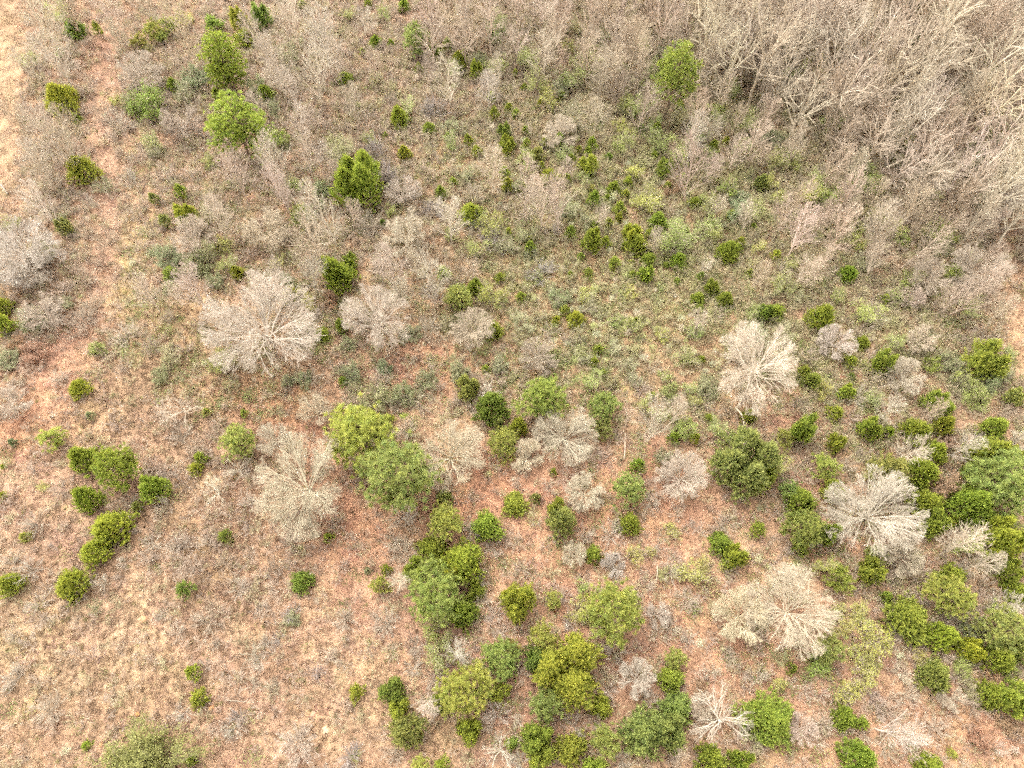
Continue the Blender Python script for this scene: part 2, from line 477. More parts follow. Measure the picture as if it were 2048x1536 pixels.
def bare_shrub(seed, h=1.6, Rc=1.2, n=26, fuzzy=False):
    r = np.random.default_rng(seed)
    P0, R0 = stems(r, n, h, Rc, 5, 82, 0.014 if not fuzzy else 0.012)
    P1, R1, _ = grow(r, P0, R0, 5 if not fuzzy else 8, (0.2, 1), (10, 34), 0.42, 3, 0.03, 0.08, 0.6, 0.010 if not fuzzy else 0.008)
    P2, R2, _ = grow(r, P1, R1, 3 if not fuzzy else 6, (0.2, 1), (12, 40), 0.6, 2, 0.02, 0.08, 0.7, 0.0072 if not fuzzy else 0.0055)
    Va, Fa, Ta = as_parts([(P0, R0)], 4, r, 0.5, 1)
    Vb, Fb, Tb = as_parts([(P1, R1), (P2, R2)], [3, 2], r, 0.2, 1)
    return dict(parts=[("stem_clump", mesh_np("stem_clump", Va, Fa, M_bark, Ta), -1),
                       ("twigs", mesh_np("twigs", Vb, Fb, M_bark, Tb), -1)], R=Rc, h=h, hc=h * 0.45)

def blades(c, d, L, w, r, tone):
    """thin pointed triangles from c along d"""
    n = len(c)
    v = nrm(np.cross(d, r.normal(size=(n, 3))))
    V_ = np.stack([c - v * w[:, None], c + v * w[:, None], c + d * L[:, None]], 1).reshape(-1, 3)
    return V_, np.arange(3 * n).reshape(n, 3), np.repeat(tone, 3)

def leaf_quads(c, L, w, r, tone, flat=0.0):
    n = len(c)
    d = r.normal(size=(n, 3)); d[:, 2] *= (1 - flat); d = nrm(d)
    s = r.normal(size=(n, 3)); s[:, 2] *= (1 - flat)
    s = nrm(np.cross(np.cross(d, s), d))
    V_ = np.stack([c - d * L[:, None], c + s * w[:, None], c + d * L[:, None], c - s * w[:, None]], 1).reshape(-1, 3)
    return V_, np.arange(4 * n).reshape(n, 4), np.repeat(tone, 4)

def pine(seed, Rc=2.1, h=4.6, base=0.25, nb=46, nt=9, top=0.9):
    r = np.random.default_rng(seed)
    TP, TR = vert_trunk(r, h * 0.93, 0.03 * h ** 0.7, 0.02, 0.025, 7)
    # boughs: spread over an uneven dome
    u = np.sqrt(r.random(nb) * 0.97 + 0.03)
    ph = np.arange(nb) * 2.39996 + r.normal(size=nb) * 0.35
    lob = 1 + 0.16 * np.sin(ph * 2 + r.uniform(0, 6)) + 0.13 * np.sin(ph * 3 + r.uniform(0, 6))
    rad = u * Rc * lob * r.uniform(0.8, 1.02, nb) * 0.86
    zt = base * h + (h * top - base * h) * np.sqrt(np.clip(1 - (u * 0.97) ** 2, 0, 1))
    z = zt - r.random(nb) ** 2 * (zt - base * h) * 0.6
    c0 = np.stack([rad * np.cos(ph), rad * np.sin(ph), z], 1)
    # limbs
    zb = np.maximum(z - rad * r.uniform(0.2, 0.55, nb) - 0.15, base * h * 0.7)
    tz = np.clip(zb, 0, h * 0.9)
    tx = np.interp(tz, TP[0, :, 2], TP[0, :, 0]); ty = np.interp(tz, TP[0, :, 2], TP[0, :, 1])
    b0 = np.stack([tx, ty, tz], 1)
    mid = (b0 + c0) / 2 + np.array([0, 0, -0.08 * Rc]) + r.normal(size=(nb, 3)) * 0.07
    PL = np.stack([b0, mid, c0], 1)
    RL = np.tile([0.035, 0.025, 0.014], (nb, 1)) * (Rc / 2.1) ** 0.5
    # needle tufts
    i = np.repeat(np.arange(nb), nt)
    n = len(i)
    c = c0[i] + r.normal(size=(n, 3)) * np.array([0.30, 0.30, 0.17]) * (0.65 + 0.18 * Rc)
    axis = nrm(nrm(c - np.array([0, 0, h * 0.45])) * 0.8 + np.array([0, 0, 0.8]) + r.normal(size=(n, 3)) * 0.25)
    nn = 34
    j = np.repeat(np.arange(n), nn)
    d = nrm(axis[j] * 0.75 + nrm(r.normal(size=(n * nn, 3))))
    tn = np.clip(r.normal(0.5, 0.22, n)[j] + r.normal(size=n * nn) * 0.12 + (d[:, 2] - 0.3) * 0.15, 0, 1)
    Vv, Ff, T = blades(c[j] + r.normal(size=(n * nn, 3)) * 0.03, d, r.uniform(0.17, 0.30, n * nn), np.full(n * nn, 0.017), r, tn)
    Vt, Ft = tubes(TP, TR, 7)
    Vl, Fl = tubes(PL, RL, 4)
    return dict(parts=[("trunk", mesh_np("trunk", Vt, Ft, M_dark, np.full(len(Vt), 0.5)), -1),
                       ("limb_whorls", mesh_np("limb_whorls", Vl, Fl, M_dark, np.full(len(Vl), 0.5)), 0),
                       ("needle_crown", mesh_np("needle_crown", Vv, Ff, M_need, T, smooth=False), -1)],
                R=Rc, h=h, hc=base * h + (h * top - base * h) * 0.6)

def juniper(seed, Rc=1.2, h=2.6, npl=420, tops=1, leafn=22, pl=0.42):
    r = np.random.default_rng(seed)
    cen = [(0, 0, 1.0)] if tops == 1 else [(0.42 * Rc * cos(a), 0.42 * Rc * sin(a), s) for a, s in
                                          zip(np.arange(tops) * 2 * pi / tops + r.uniform(0, 6), r.uniform(0.75, 1.0, tops))]
    sh = 1.0 if tops == 1 else 0.66
    P_, D_ = [], []
    for cx, cy, s in cen:
        n = npl // tops
        u = r.random(n) ** 0.8
        ph = r.uniform(0, 2 * pi, n)
        p1, p2 = r.uniform(0, 6, 2)
        prof = (np.clip(1 - u, 0, 1) ** 0.62) * np.clip(u * 5 + 0.5, 0, 1)
        lob = 1 + 0.17 * np.sin(3 * ph + p1 + u * 4) + 0.12 * np.sin(5 * ph + p2 - u * 6)
        dep = 1 - 0.55 * r.random(n) ** 2.2
        rad = Rc * sh * s * prof * lob * dep
        z = 0.06 * h + u * h * s * 0.9
        P_.append(np.stack([cx + rad * np.cos(ph), cy + rad * np.sin(ph), z], 1))
        D_.append(nrm(np.stack([np.cos(ph) * (1.05 - u), np.sin(ph) * (1.05 - u), 0.55 + 0.7 * u], 1) + r.normal(size=(n, 3)) * 0.22))
    c0, ax = np.concatenate(P_), np.concatenate(D_)
    n = len(c0)
    L = pl * r.uniform(0.6, 1.3, n)
    ptone = np.clip(r.normal(0.42, 0.2, n), 0, 1)
    j = np.repeat(np.arange(n), leafn)
    m = len(j)
    s = r.random(m)
    v = r.normal(size=(m, 3)); v -= (v * ax[j]).sum(1, keepdims=True) * ax[j]; v = nrm(v)
    bend = np.array([0, 0, 1.0]) * (s ** 2 * 0.25 * L[j])[:, None]
    c = c0[j] + ax[j] * (s * L[j] - 0.35 * L[j])[:, None] + bend + v * (0.05 * (1 - s))[:, None]
    d = nrm(ax[j] * 0.85 + v * 0.75)
    tn = np.clip(ptone[j] + (s - 0.5) * 0.5 + r.normal(size=m) * 0.1, 0, 1)
    Vv, Ff, T = blades(c, d, (0.17 - 0.07 * s) * (pl / 0.42) ** 0.7, np.full(m, 0.024) * (pl / 0.42) ** 0.5, r, tn)
    TP, TR = vert_trunk(r, h * 0.8, 0.028 * h, 0.01, 0.02, 5)
    Vt, Ft = tubes(TP, TR, 6)
    return dict(parts=[("trunk", mesh_np("trunk", Vt, Ft, M_dark, np.full(len(Vt), 0.4)), -1),
                       ("foliage", mesh_np("foliage", Vv, Ff, M_jun, T, smooth=False), -1)], R=Rc, h=h, hc=h * 0.42)

def leafy(seed, h=2.4, Rc=1.3, n=14, nleaf=2600, ls=0.055, clump=0.10, shell=0.0, upright=False):
    """broadleaf shrub or sapling: woody frame plus small leaves along the twigs"""
    r = np.random.default_rng(seed)
    P0, R0 = stems(r, n, h, Rc, 2, 40 if upright else 75, 0.024)
    P1, R1, _ = grow(r, P0, R0, 7, (0.25, 1), (20, 60), 0.45, 3, 0.03, 0.14, 0.6, 0.011)
    P2, R2, _ = grow(r, P1, R1, 4, (0.2, 1), (20, 60), 0.55, 2, 0.0, 0.14, 0.7, 0.0075)
    i = r.integers(0, len(P2), nleaf)
    if shell > 0:       # leaves keep to a part of the twigs, in clumps
        keep = r.random(len(P2)) > shell
        pool = np.nonzero(keep)[0]
        i = pool[r.integers(0, len(pool), nleaf)]
    t = r.random((nleaf, 1))
    c = P2[i, 0] * (1 - t) + P2[i, -1] * t + r.normal(size=(nleaf, 3)) * clump
    tn = np.clip(r.normal(0.5, 0.2, len(P2))[i] + r.normal(size=nleaf) * 0.12, 0, 1)
    Vv, Ff, T = leaf_quads(c, r.uniform(0.7, 1.3, nleaf) * ls, r.uniform(0.35, 0.6, nleaf) * ls, r, tn)
    Vw, Fw, Tw = as_parts([(P0, R0), (P1, R1), (P2, R2)], [4, 3, 3], r, 0.2, 1)
    return dict(parts=[("woody_frame", mesh_np("woody_frame", Vw, Fw, M_bark, Tw), -1),
                       ("foliage", mesh_np("foliage", Vv, Ff, M_leaf, T, smooth=False), -1)], R=Rc, h=h, hc=h * 0.52)

LIB = {
    'B': [bare_tree(100 + i, 6.6, 4.1, 19, 0.3, thick=0.75) for i in range(4)],
    'b': [bare_tree(120 + i, 4.3, 2.5, 16, 0.24, thick=0.75) for i in range(5)],
    'D': [bare_tree(140 + i, 5.6, 3.1, 9, 0.3, open_=True, dens=0.9, thick=0.9) for i in range(4)],
    'W': [bare_tree(160 + i, 11.5, 3.2 + 0.35 * (i % 3), 9, 0.42, open_=True, tall=True, dens=0.6, thick=0.85) for i in range(6)],
    'V': [leader_tree(200 + i, 6.0, 1.5 + 0.15 * i) for i in range(6)],
    'S': [bare_shrub(230 + i, 1.5 + 0.15 * i, 1.25, 28) for i in range(6)],
    'F': [bare_shrub(250 + i, 1.5, 1.5, 38, True) for i in range(4)],
    'P': [pine(300 + i, 2.1, 4.0 + 0.4 * (i % 3), 0.16, 62, 10) for i in range(6)],
    'p': [pine(320 + i, 1.15, 2.4, 0.2, 24, 7) for i in range(4)],
    'T': [pine(340 + i, 2.3, 10.0, 0.2, 96, 10, 0.95) for i in range(3)],
    'j': [juniper(400 + i, 0.55, 0.95 + 0.12 * i, 140, 1, 20, 0.26) for i in range(5)],
    'J': [juniper(420 + i, 1.1, 1.7 + 0.2 * i, 460, 1 if i < 4 else 3) for i in range(6)],
    'K': [juniper(440 + i, 2.3, 3.7 + 0.3 * i, 1600, (1, 3, 4, 3)[i], 22, 0.5) for i in range(4)],
    'H': [leafy(500 + i, 2.8, 1.35, 10, 2400, 0.05, 0.12, 0.3, True) for i in range(4)],
    'L': [leafy(520 + i, 1.8, 1.5, 16, 1700, 0.062, 0.10, 0.45) for i in range(4)],
    'G': [leafy(540 + i, 1.8, 1.4, 18, 4200, 0.05, 0.10) for i in range(4)],
    'O': [leafy(560, 2.6, 4.4, 80, 26000, 0.075, 0.16, 0.15)],
    'R': [leafy(580 + i, 2.4, 1.5, 14, 2600, 0.085, 0.11, 0.25) for i in range(3)],
}
for ck_, lst in LIB.items():          # true crown radius: where nearly all of the crown lies
    if ck_ in 'BbDW':
        continue
    for v in lst:
        me = v['parts'][-1][1]
        q = np.empty(len(me.vertices) * 3, np.float32); me.vertices.foreach_get("co", q)
        q = q.reshape(-1, 3)
        v['R'] = float(np.percentile(np.hypot(q[:, 0], q[:, 1]), 94 if ck_ in 'jJKPpT' else 90))

# colours: bark and foliage, as albedo
COL = {
    # foliage
    'm': (0.245, 0.285, 0.045), 'd': (0.175, 0.225, 0.045), 'y': (0.285, 0.308, 0.046), 'o': (0.250, 0.265, 0.078),
    's': (0.280, 0.310, 0.090), 'q': (0.340, 0.345, 0.085), 'g': (0.240, 0.288, 0.058), 'u': (0.225, 0.248, 0.120),
    'l': (0.350, 0.335, 0.090), 'h': (0.275, 0.300, 0.100), 'r': (0.310, 0.190, 0.120), 'e': (0.305, 0.290, 0.150), 'k': (0.245, 0.255, 0.130),
    # bark
    'c': (0.425, 0.360, 0.255), 'w': (0.41, 0.352, 0.272), 'n': (0.35, 0.275, 0.200), 'i': (0.385, 0.305, 0.232), 'v': (0.29, 0.250, 0.222), 't': (0.385, 0.320, 0.238),
}
CNAME = {'m': 'green', 'd': 'dark green', 'y': 'yellow-green', 'o': 'olive green', 's': 'sage green', 'q': 'pale yellow-green', 'g': 'bright green',
         'u': 'blue-green', 'l': 'lime yellow', 'h': 'pale green', 'r': 'russet', 'e': 'straw green', 'k': 'grey-green',
         'c': 'cream', 'w': 'whitish', 'n': 'brown-grey', 'i': 'pinkish grey', 'v': 'purple-grey', 't': 'tan grey'}
KNAME = {'B': ('bare_tree', 'leafless tree', 'tree'), 'b': ('bare_tree', 'leafless tree', 'tree'), 'D': ('bare_tree', 'sparse leafless tree', 'tree'),
         'W': ('woodland_tree', 'tall leafless tree', 'tree'), 'V': ('slender_bare_tree', 'slim leafless tree', 'tree'),
         'S': ('bare_shrub', 'leafless shrub', 'shrub'), 'F': ('twiggy_bush', 'fuzzy twiggy bush', 'bush'),
         'P': ('pine_tree', 'pine', 'pine tree'), 'p': ('young_pine', 'young pine', 'pine tree'), 'T': ('tall_pine', 'tall pine', 'pine tree'),
         'j': ('juniper_bush', 'juniper bush', 'juniper'), 'J': ('juniper_bush', 'juniper bush', 'juniper'), 'K': ('juniper_tree', 'juniper tree', 'juniper'),
         'H': ('leafing_sapling', 'hazy sapling', 'sapling'), 'L': ('leafy_shrub', 'thin-leaved shrub', 'shrub'), 'G': ('evergreen_shrub', 'dense shrub', 'shrub'),
         'O': ('thicket_bush', 'spreading thicket', 'bush'), 'R': ('oak_sapling', 'dead-leaved oak', 'oak')}
GROUP = {'tree': 'leafless trees of the brushland', 'shrub': 'shrubs of the brushland', 'bush': 'twiggy bushes of the brushland', 'pine tree': 'pines of the brushland',
         'juniper': 'junipers of the brushland', 'sapling': 'saplings coming into leaf', 'oak': 'oaks holding dead leaves'}
DEF = {'B': 'c', 'b': 'c', 'D': 'w', 'W': 'n', 'V': 't', 'S': 'w', 'F': 'v', 'P': 's', 'p': 'q', 'T': 'm', 'j': 'm', 'J': 'm', 'K': 'm', 'H': 'h', 'L': 'l', 'G': 'k', 'O': 'o', 'R': 'r'}

CAT = []   # (kind, photo x, photo y, radius in photo px, colour, landmark phrase, label)
def add(kind, x, y, r_, c_=None, lm=None, label=None):
    CAT.append([kind, x, y, r_, c_ or DEF[kind], lm, label])
def tile(ox, oy, rows):
    """rows measured in a three-fold enlargement of the photo's 512-pixel squares"""
    for ln in rows.strip().split(';'):
        f = ln.split()
        if not f:
            continue
        add(f[0], ox + float(f[1]) / 3, oy + float(f[2]) / 3, float(f[3]) / 3, f[4] if len(f) > 4 else None)
# --- landmarks: (kind, x, y, r, colour, short phrase used by other labels, own label)
for row in [
    ('B', 520, 645, 110, 'c', "broad cream tree left of centre", "broad cream leafless tree left of centre, its crown wider than any near it"),
    ('B', 602, 965, 96, 'c', "dense cream tree by joined pines", "dense cream leafless tree left of the two joined pines"),
    ('P', 718, 866, 64, 'q', "upper joined pine", "pale yellow-green pine, upper left of the two pines joined at the crown"),
    ('P', 792, 945, 60, 's', "lower joined pine", "sage green pine, lower right of the two pines joined at the crown"),
    ('B', 899, 908, 69, 'c', "cream tree right of joined pines", "round cream leafless tree just right of the two joined pines"),
    ('B', 750, 632, 70, 'w', "whitish tree left of centre", "whitish leafless tree with arching limbs, right of the broad cream tree"),
    ('B', 1130, 866, 62, 'c', "bright cream central tree", "bright cream leafless tree below centre, between two pines"),
    ('B', 1515, 730, 88, 'c', "big pale tree right of centre", "big pale leafless tree alone right of centre"),
    ('B', 1750, 1020, 92, 'w', "wide whitish lower right tree", "wide whitish leafless tree at lower right among green junipers"),
    ('B', 1592, 1220, 88, 'c', "huge pale lower right tree", "huge pale round leafless tree, larger of the touching pair near the lower right"),
    ('B', 1488, 1228, 58, 'c', "smaller tree of pale touching pair", "cream leafless tree, smaller left one of the touching pair near the lower right"),
    ('D', 1452, 1440, 62, 'w', "white forked bottom-edge tree", "white thick-limbed forked leafless tree near the bottom edge"),
    ('P', 1230, 1224, 52, 'q', "lone pale lower centre pine", "pale yellow-green pine with squarish crown standing alone at lower centre"),
    ('P', 868, 1182, 54, 's', "big sage lower centre pine", "big sage green pine amid dark junipers, left of lower centre"),
    ('T', 1352, 135, 38, 'g', "tall top right pine", "tall narrow bright green pine with visible trunk at the top right"),
    ('T', 470, 240, 52, 'm', "big upper left pine", "big flat-topped green pine at the upper left"),
    ('K', 712, 362, 48, 'm', "large upper left evergreen", "large rounded dense evergreen in the upper left, beside a purple-grey bush"),
    ('K', 227, 1052, 37, 'y', "largest left meadow juniper", "largest round yellow-green juniper of the lower left meadow"),
    ('P', 228, 930, 42, 'y', "vivid pine at the left", "vivid yellow-green clumpy pine at the left above the meadow junipers"),
    ('O', 286, 1560, 88, 'o', "olive bottom left thicket", "spreading olive green thicket cut by the bottom left edge"),
    ('S', 771, 1243, 30, 'w', "grey starburst shrub", "grey-white starburst leafless shrub on bare pinkish ground left of lower centre"),
    ('P', 925, 1380, 47, 'q', "big pale bottom pine", "big pale yellow-green pine near the bottom centre"),
    ('B', 12, 808, 42, 't', "grey left edge tree", "grey leafless tree cut by the left edge, below the russet oak"),
    ('B', 45, 500, 70, 'w', "white left edge tree", "white-branched leafless tree at the left edge, a third of the way down"),
    ('K', 1970, 725, 34, 'm', "big right edge juniper", "big dark juniper near the right edge, halfway down"),
    ('P', 2008, 958, 50, 's', "sage right edge pine", "sage green soft-crowned pine cut by the right edge"),
    ('P', 835, 72, 28, 's', "sage top centre pine", "sage green pine standing alone at the top, left of centre"),
    ('J', 1266, 463, 18, 'm', "roundest upper right scrub juniper", "roundest juniper of the upper right scrub above the grassy opening"),
    ('F', 770, 352, 33, 'v', "purple-grey bush", "purple-grey fuzzy bush touching the large evergreen at the upper left"),
    ('L', 985, 443, 26, 'l', "lime bush near top centre", "lime yellow bush near the top centre above a dark twiggy bush"),
    ('G', 1122, 590, 22, 'u', "blue-green shrub near centre", "blue-green dense shrub near the centre, above two small junipers"),
    ('b', 1120, 262, 38, 'w', "whitish upper centre tree", "whitish leafless tree with green foot at the upper centre"),
    ('F', 1084, 538, 29, 'v', "mauve bush above centre", "mauve-grey fuzzy bush alone in the grass just above centre"),
    ('K', 1140, 1345, 56, 'y', "great bottom juniper clump", "great star-textured yellow-green juniper clump at the bottom centre"),
    ('K', 1536, 1437, 44, 'g', "round juniper by forked tree", "large round bright juniper right of the white forked tree"),
    ('R', 65, 700, 27, 'r', "russet oak on the left", "russet dead-leaved oak at the left edge above the clay path"),
    ('R', 1892, 966, 29, 'r', "russet oak at the right", "russet dead-leaved oak among junipers near the right edge"),
    ('P', 1910, 1188, 40, 'q', "pale lower right pine", "pale yellow-green pine at the lower right, below a dark juniper"),
    ('K', 1812, 1240, 37, 'm', "oval lower right juniper", "oval dense green juniper right of the huge pale tree"),
    ('P', 1085, 790, 46, 's', "sage pine at the centre", "sage green dome-crowned pine just below the centre of the photo"),
    ('K', 1488, 925, 56, 'o', "olive juniper tree at mid right", "olive green broad juniper tree below the big pale tree"),
    ('J', 603, 1164, 21, 'd', "lone dark meadow juniper", "lone dark green round juniper on the open lower left meadow"),
    ('D', 805, 1030, 42, 'w', "white tree below joined pines", "white crooked-limbed leafless tree directly below the two joined pines"),
]:
    add(*row)

tile(0, 0, """J 375 600 92 y; J 505 1025 88 m; J 1115 1290 72 y; J 1085 1160 40 m; J 1005 1340 38 o; J 460 720 34 m; T 1310 300 100 m; P 1270 120 55 g;
P 1350 420 90 m; K 1450 130 55 y; K 1465 225 62 y; p 910 160 56 q; p 1000 125 56 q; p 960 205 40 s; p 820 225 50 q; H 1110 85 45 q; J 440 170 58 d; J 575 165 32 m;
J 1035 505 44 m; G 880 610 90 d; G 790 610 60 u; J 1300 570 35 m; G 1155 450 82 k; b 835 410 125 t; b 1080 735 125 t; H 680 590 36 q; H 915 850 52 h;
j 940 1205 32 o; J 410 1385 42 o; L 1345 1460 55 l; V 250 1250 88 w; V 330 860 110 t; V 230 960 80 w; V 430 930 70 t; V 270 1060 80 t; V 130 760 75 n; b 1160 1430 135 t;
S 790 1075 70 w; V 1410 1070 110 i; V 250 150 100 t; V 330 360 90 t; V 380 40 80 n; V 640 60 90 i; V 1110 190 80 t; V 180 390 70 t; V 420 760 60 n; S 560 1220 60 w;
H 340 60 60 h; H 160 350 55 h; S 1150 600 80 t; S 620 690 70 n; S 330 1120 70 n; H 1290 700 40 o; S 700 740 80 w; S 960 640 60 i; V 900 30 70 t; S 450 560 60 n; S 1220 820 60 t;
H 70 1335 45 o; V 1290 1330 90 i; S 540 1380 70 n; S 640 1440 80 n; L 1260 1320 34 l; S 1290 1190 70 n; H 350 310 30 h; V 700 220 60 t; L 890 262 34 l""")
tile(512, 0, """V 230 150 110 w; V 395 230 105 w; V 345 430 115 w; V 90 380 105 t; V 215 560 70 w; V 250 740 85 w; V 120 960 85 w; V 300 950 80 i; V 420 960 62 w; V 150 1150 88 i; V 420 1290 110 w;
V 330 1430 115 t; b 60 1380 125 t; J 60 570 52 m; J 15 80 60 d; J 530 470 45 m; j 615 640 25 m; j 640 310 25 m; J 715 245 36 m; j 810 260 26 m; J 1065 330 46 m; j 1150 280 32 m;
J 1225 370 50 y; J 1320 430 42 m; j 1260 315 30 m; G 1340 355 40 k; j 975 415 32 m; J 860 700 56 m; J 1040 760 42 m; j 775 815 22 m; J 890 915 40 y; j 1150 810 22 m; J 1275 840 34 m;
J 1325 900 36 m; J 1430 690 36 m; J 1415 590 30 m; J 1490 800 40 d; J 1500 880 42 m; J 1490 1030 36 m; J 1510 1100 36 m; j 1180 1075 30 m; J 1105 1155 38 d; j 670 20 28 m; J 890 40 36 m;
H 770 70 40 h; G 395 1130 55 u; P 265 1300 78 o; H 510 920 70 e; H 460 830 50 e; J 1290 1270 68 y; F 1420 1430 82 v; F 1070 640 85 v; F 700 900 80 v; F 1060 1240 85 v; V 1150 470 80 w;
V 1040 400 50 i; V 1390 530 72 w; b 885 1140 100 t; V 970 1330 62 w; V 1160 1310 85 w; b 900 1410 125 w; V 1420 1000 80 t; V 1240 110 72 t; V 640 130 55 w; V 560 620 70 t;
H 560 60 40 h; J 280 20 30 m; G 130 830 60 g; S 800 530 70 e; S 650 720 60 i; V 700 380 60 i; H 720 450 40 e; S 1160 870 50 l; L 1190 740 45 e; L 1240 760 35 e; S 1010 1010 70 n;
V 570 1280 60 i; F 680 1330 90 t; S 860 280 60 i; V 480 1050 60 i; H 800 1250 36 h; V 340 720 60 i; S 520 760 50 t; H 1440 120 60 h; V 1330 200 60 n; V 1500 260 70 t; V 1050 130 70 i; V 1470 420 60 t; S 740 1080 50 i; H 200 330 60 k;
V 1000 220 40 n; V 320 80 70 t; V 60 220 80 t; V 150 480 80 t; V 30 640 60 t; V 480 360 70 t; S 760 950 60 n; j 760 1335 22 d; F 1300 1150 70 t; S 1330 1330 60 t""")
tile(1024, 0, """J 770 775 36 d; J 25 685 30 m; j 15 460 22 m; j 165 640 26 m; j 290 575 32 m; L 225 585 60 l; H 440 370 90 h; H 360 450 70 h; V 630 430 90 i; j 90 870 26 m; J 480 870 36 m; j 400 900 28 m; J 150 930 48 o;
J 460 990 55 y; J 360 960 34 m; J 230 1050 54 m; j 330 1060 26 m; j 580 945 28 d; J 700 1085 30 m; J 605 1125 42 m; j 480 1130 26 o; J 490 1195 38 m; j 570 1180 22 m; J 640 1260 38 m;
j 580 1330 32 m; J 880 1320 54 m; J 720 1400 58 y; J 750 1470 62 y; j 820 1400 28 m; J 470 1430 58 m; J 360 1390 38 m; J 110 1470 38 m; j 10 1110 26 m; j 10 870 22 m; J 1300 1500 62 m; J 1370 1450 34 m;
J 1500 1100 48 o; J 1320 1290 34 m; H 1310 1120 55 g; G 1370 1180 52 k; H 1010 1380 95 h; H 960 1450 80 h; H 900 810 70 h; H 1000 880 80 h; H 680 850 62 h; H 700 600 70 h; H 870 720 42 h; H 760 620 60 h; H 1190 890 46 h;
J 920 1010 55 g; R 980 1100 62 r; V 1100 1010 115 i; V 1090 840 80 w; V 180 1200 110 i; V 290 1200 90 i; V 80 1210 90 i; V 500 1290 52 i; J 1100 1210 42 m; H 1470 1260 60 h; V 450 260 60 t; H 90 330 70 h; V 330 1000 40 i;
L 430 1040 50 e; L 545 1210 34 e; L 750 1030 44 e; L 620 1010 40 e; L 650 1440 44 e; V 60 1020 60 i; L 400 1150 50 e; H 560 200 50 h; H 380 150 50 e; V 620 540 60 n; V 560 100 70 n; H 1250 700 60 e; V 1190 990 60 i; S 800 1180 60 t;
H 1100 740 50 h; V 300 400 60 n; H 150 480 60 h; V 760 480 60 t; H 1040 660 70 e; H 1220 650 50 q; H 800 270 50 h; V 870 1440 50 t; H 1170 1330 70 h; V 1420 1300 70 t; V 1240 1210 70 t; H 830 1150 50 h; S 940 1230 70 n; H 1400 720 60 h; V 520 700 70 t;
V 1450 860 80 i; V 1330 920 70 i; H 90 1380 50 e; S 260 1380 70 t; S 950 1060 50 n; H 1480 1480 40 q; V 700 300 60 n; V 180 330 60 n; S 60 780 60 t; H 800 960 40 e; S 180 860 60 t""")
tile(1536, 0, """J 130 285 62 o; J 860 30 46 o; H 350 1160 78 g; H 650 1130 52 g; H 640 1290 60 h; G 1040 1400 80 g; G 790 1440 50 g; H 560 1450 50 g; H 40 960 50 h; H 20 1080 44 q; H 575 1010 40 h; J 50 1525 32 y; R 190 790 44 r;
V 200 1390 100 i; V 340 1300 80 n; V 480 1230 70 t; V 100 1290 80 i; V 700 1420 80 i; H 300 1060 60 h; G 1370 700 50 k; H 1280 950 50 h; V 900 1480 80 n; V 1260 1350 90 t; V 1400 1280 90 t; V 1150 1220 80 n; D 820 1120 110 t; D 950 1010 120 c; G 30 830 60 k""")
tile(0, 512, """J 485 800 56 y; J 1025 110 48 g; G 1020 190 42 u; G 1180 40 72 k; G 1000 10 72 k; J 1420 100 44 y; J 25 310 50 y; J 20 420 62 y; p 300 1090 78 q; J 510 1230 72 m; J 920 1405 76 m; J 540 1470 76 m; P 1420 1110 105 s;
J 1210 1215 42 m; J 1170 1280 48 y; J 830 1505 36 o; j 550 960 28 k; j 1240 940 28 q; j 1465 945 24 g; J 15 1430 28 y; j 80 1120 26 k; j 12 1260 18 m; b 260 350 130 t; b 170 60 140 w; R 100 520 56 r; G 40 620 62 k; G 190 380 70 k;
D 1080 900 140 c; D 1420 1270 90 w; D 1300 1400 105 w; V 1150 210 88 i; S 1080 1060 62 w; S 780 1470 52 w; F 500 390 90 i; V 890 250 72 i; S 980 1500 62 w; G 1290 150 50 k; H 1350 50 60 h; S 480 130 90 n; S 620 60 60 n; F 760 480 80 t;
S 900 540 70 n; L 1030 590 60 e; S 1110 560 60 i; S 1180 400 60 i; G 1330 620 70 o; G 960 720 50 k; S 350 730 50 w; G 590 570 50 o; S 450 470 60 n; S 360 210 80 i; S 60 780 60 i; S 700 1000 60 i; S 1180 1130 60 i; S 900 1260 60 i; S 350 1400 60 i; H 260 1380 30 q;
S 1000 1290 60 t; S 1080 90 60 t; V 1050 250 60 i; S 1480 1480 70 w; H 420 280 40 k; S 560 290 70 n""")
tile(512, 512, """K 500 115 95 m; J 500 110 50 g; J 405 30 42 m; J 560 40 44 m; J 215 230 56 q; H 330 280 46 q; J 515 420 42 m; J 395 470 46 m; G 545 520 42 k; J 520 750 34 m; b 350 925 112 c; b 95 1090 108 w; V 1070 80 105 w; V 1060 230 52 w; V 1310 55 80 i;
P 1210 225 85 s; J 1320 170 50 m; H 1420 200 75 q; b 1285 430 130 t; K 1430 430 55 m; F 1045 430 88 t; G 920 460 60 k; V 830 90 105 i; V 730 60 90 i; G 760 660 46 u; S 750 730 62 w; G 880 830 70 u; G 720 840 82 k; S 830 890 62 t; G 1210 680 62 k; j 1380 670 30 m;
G 1460 640 52 k; G 1020 740 66 k; J 1270 790 72 o; D 1410 800 85 w; K 1420 915 95 d; S 1300 910 45 w; P 1490 1110 95 q; J 1440 1000 45 s; S 900 1040 66 t; S 340 700 70 t; G 560 690 60 k; V 320 100 90 w; R 450 270 46 r; S 400 330 60 n; G 280 740 50 k; G 180 745 36 k;
V 600 280 60 t; S 950 840 60 t; S 1090 780 60 n; S 560 850 60 i; S 110 920 50 e; J 800 980 40 y; L 140 40 50 l; V 940 40 70 t; G 1130 90 40 g; S 640 380 70 t; V 130 60 70 t; S 1330 740 70 i; V 490 50 40 t; S 620 760 60 e; H 290 400 50 h; S 1450 720 60 i; V 900 220 70 t; S 600 1250 70 n; S 640 1340 60 n; L 1130 400 50 e; J 1130 1440 46 o; S 230 460 60 e""")
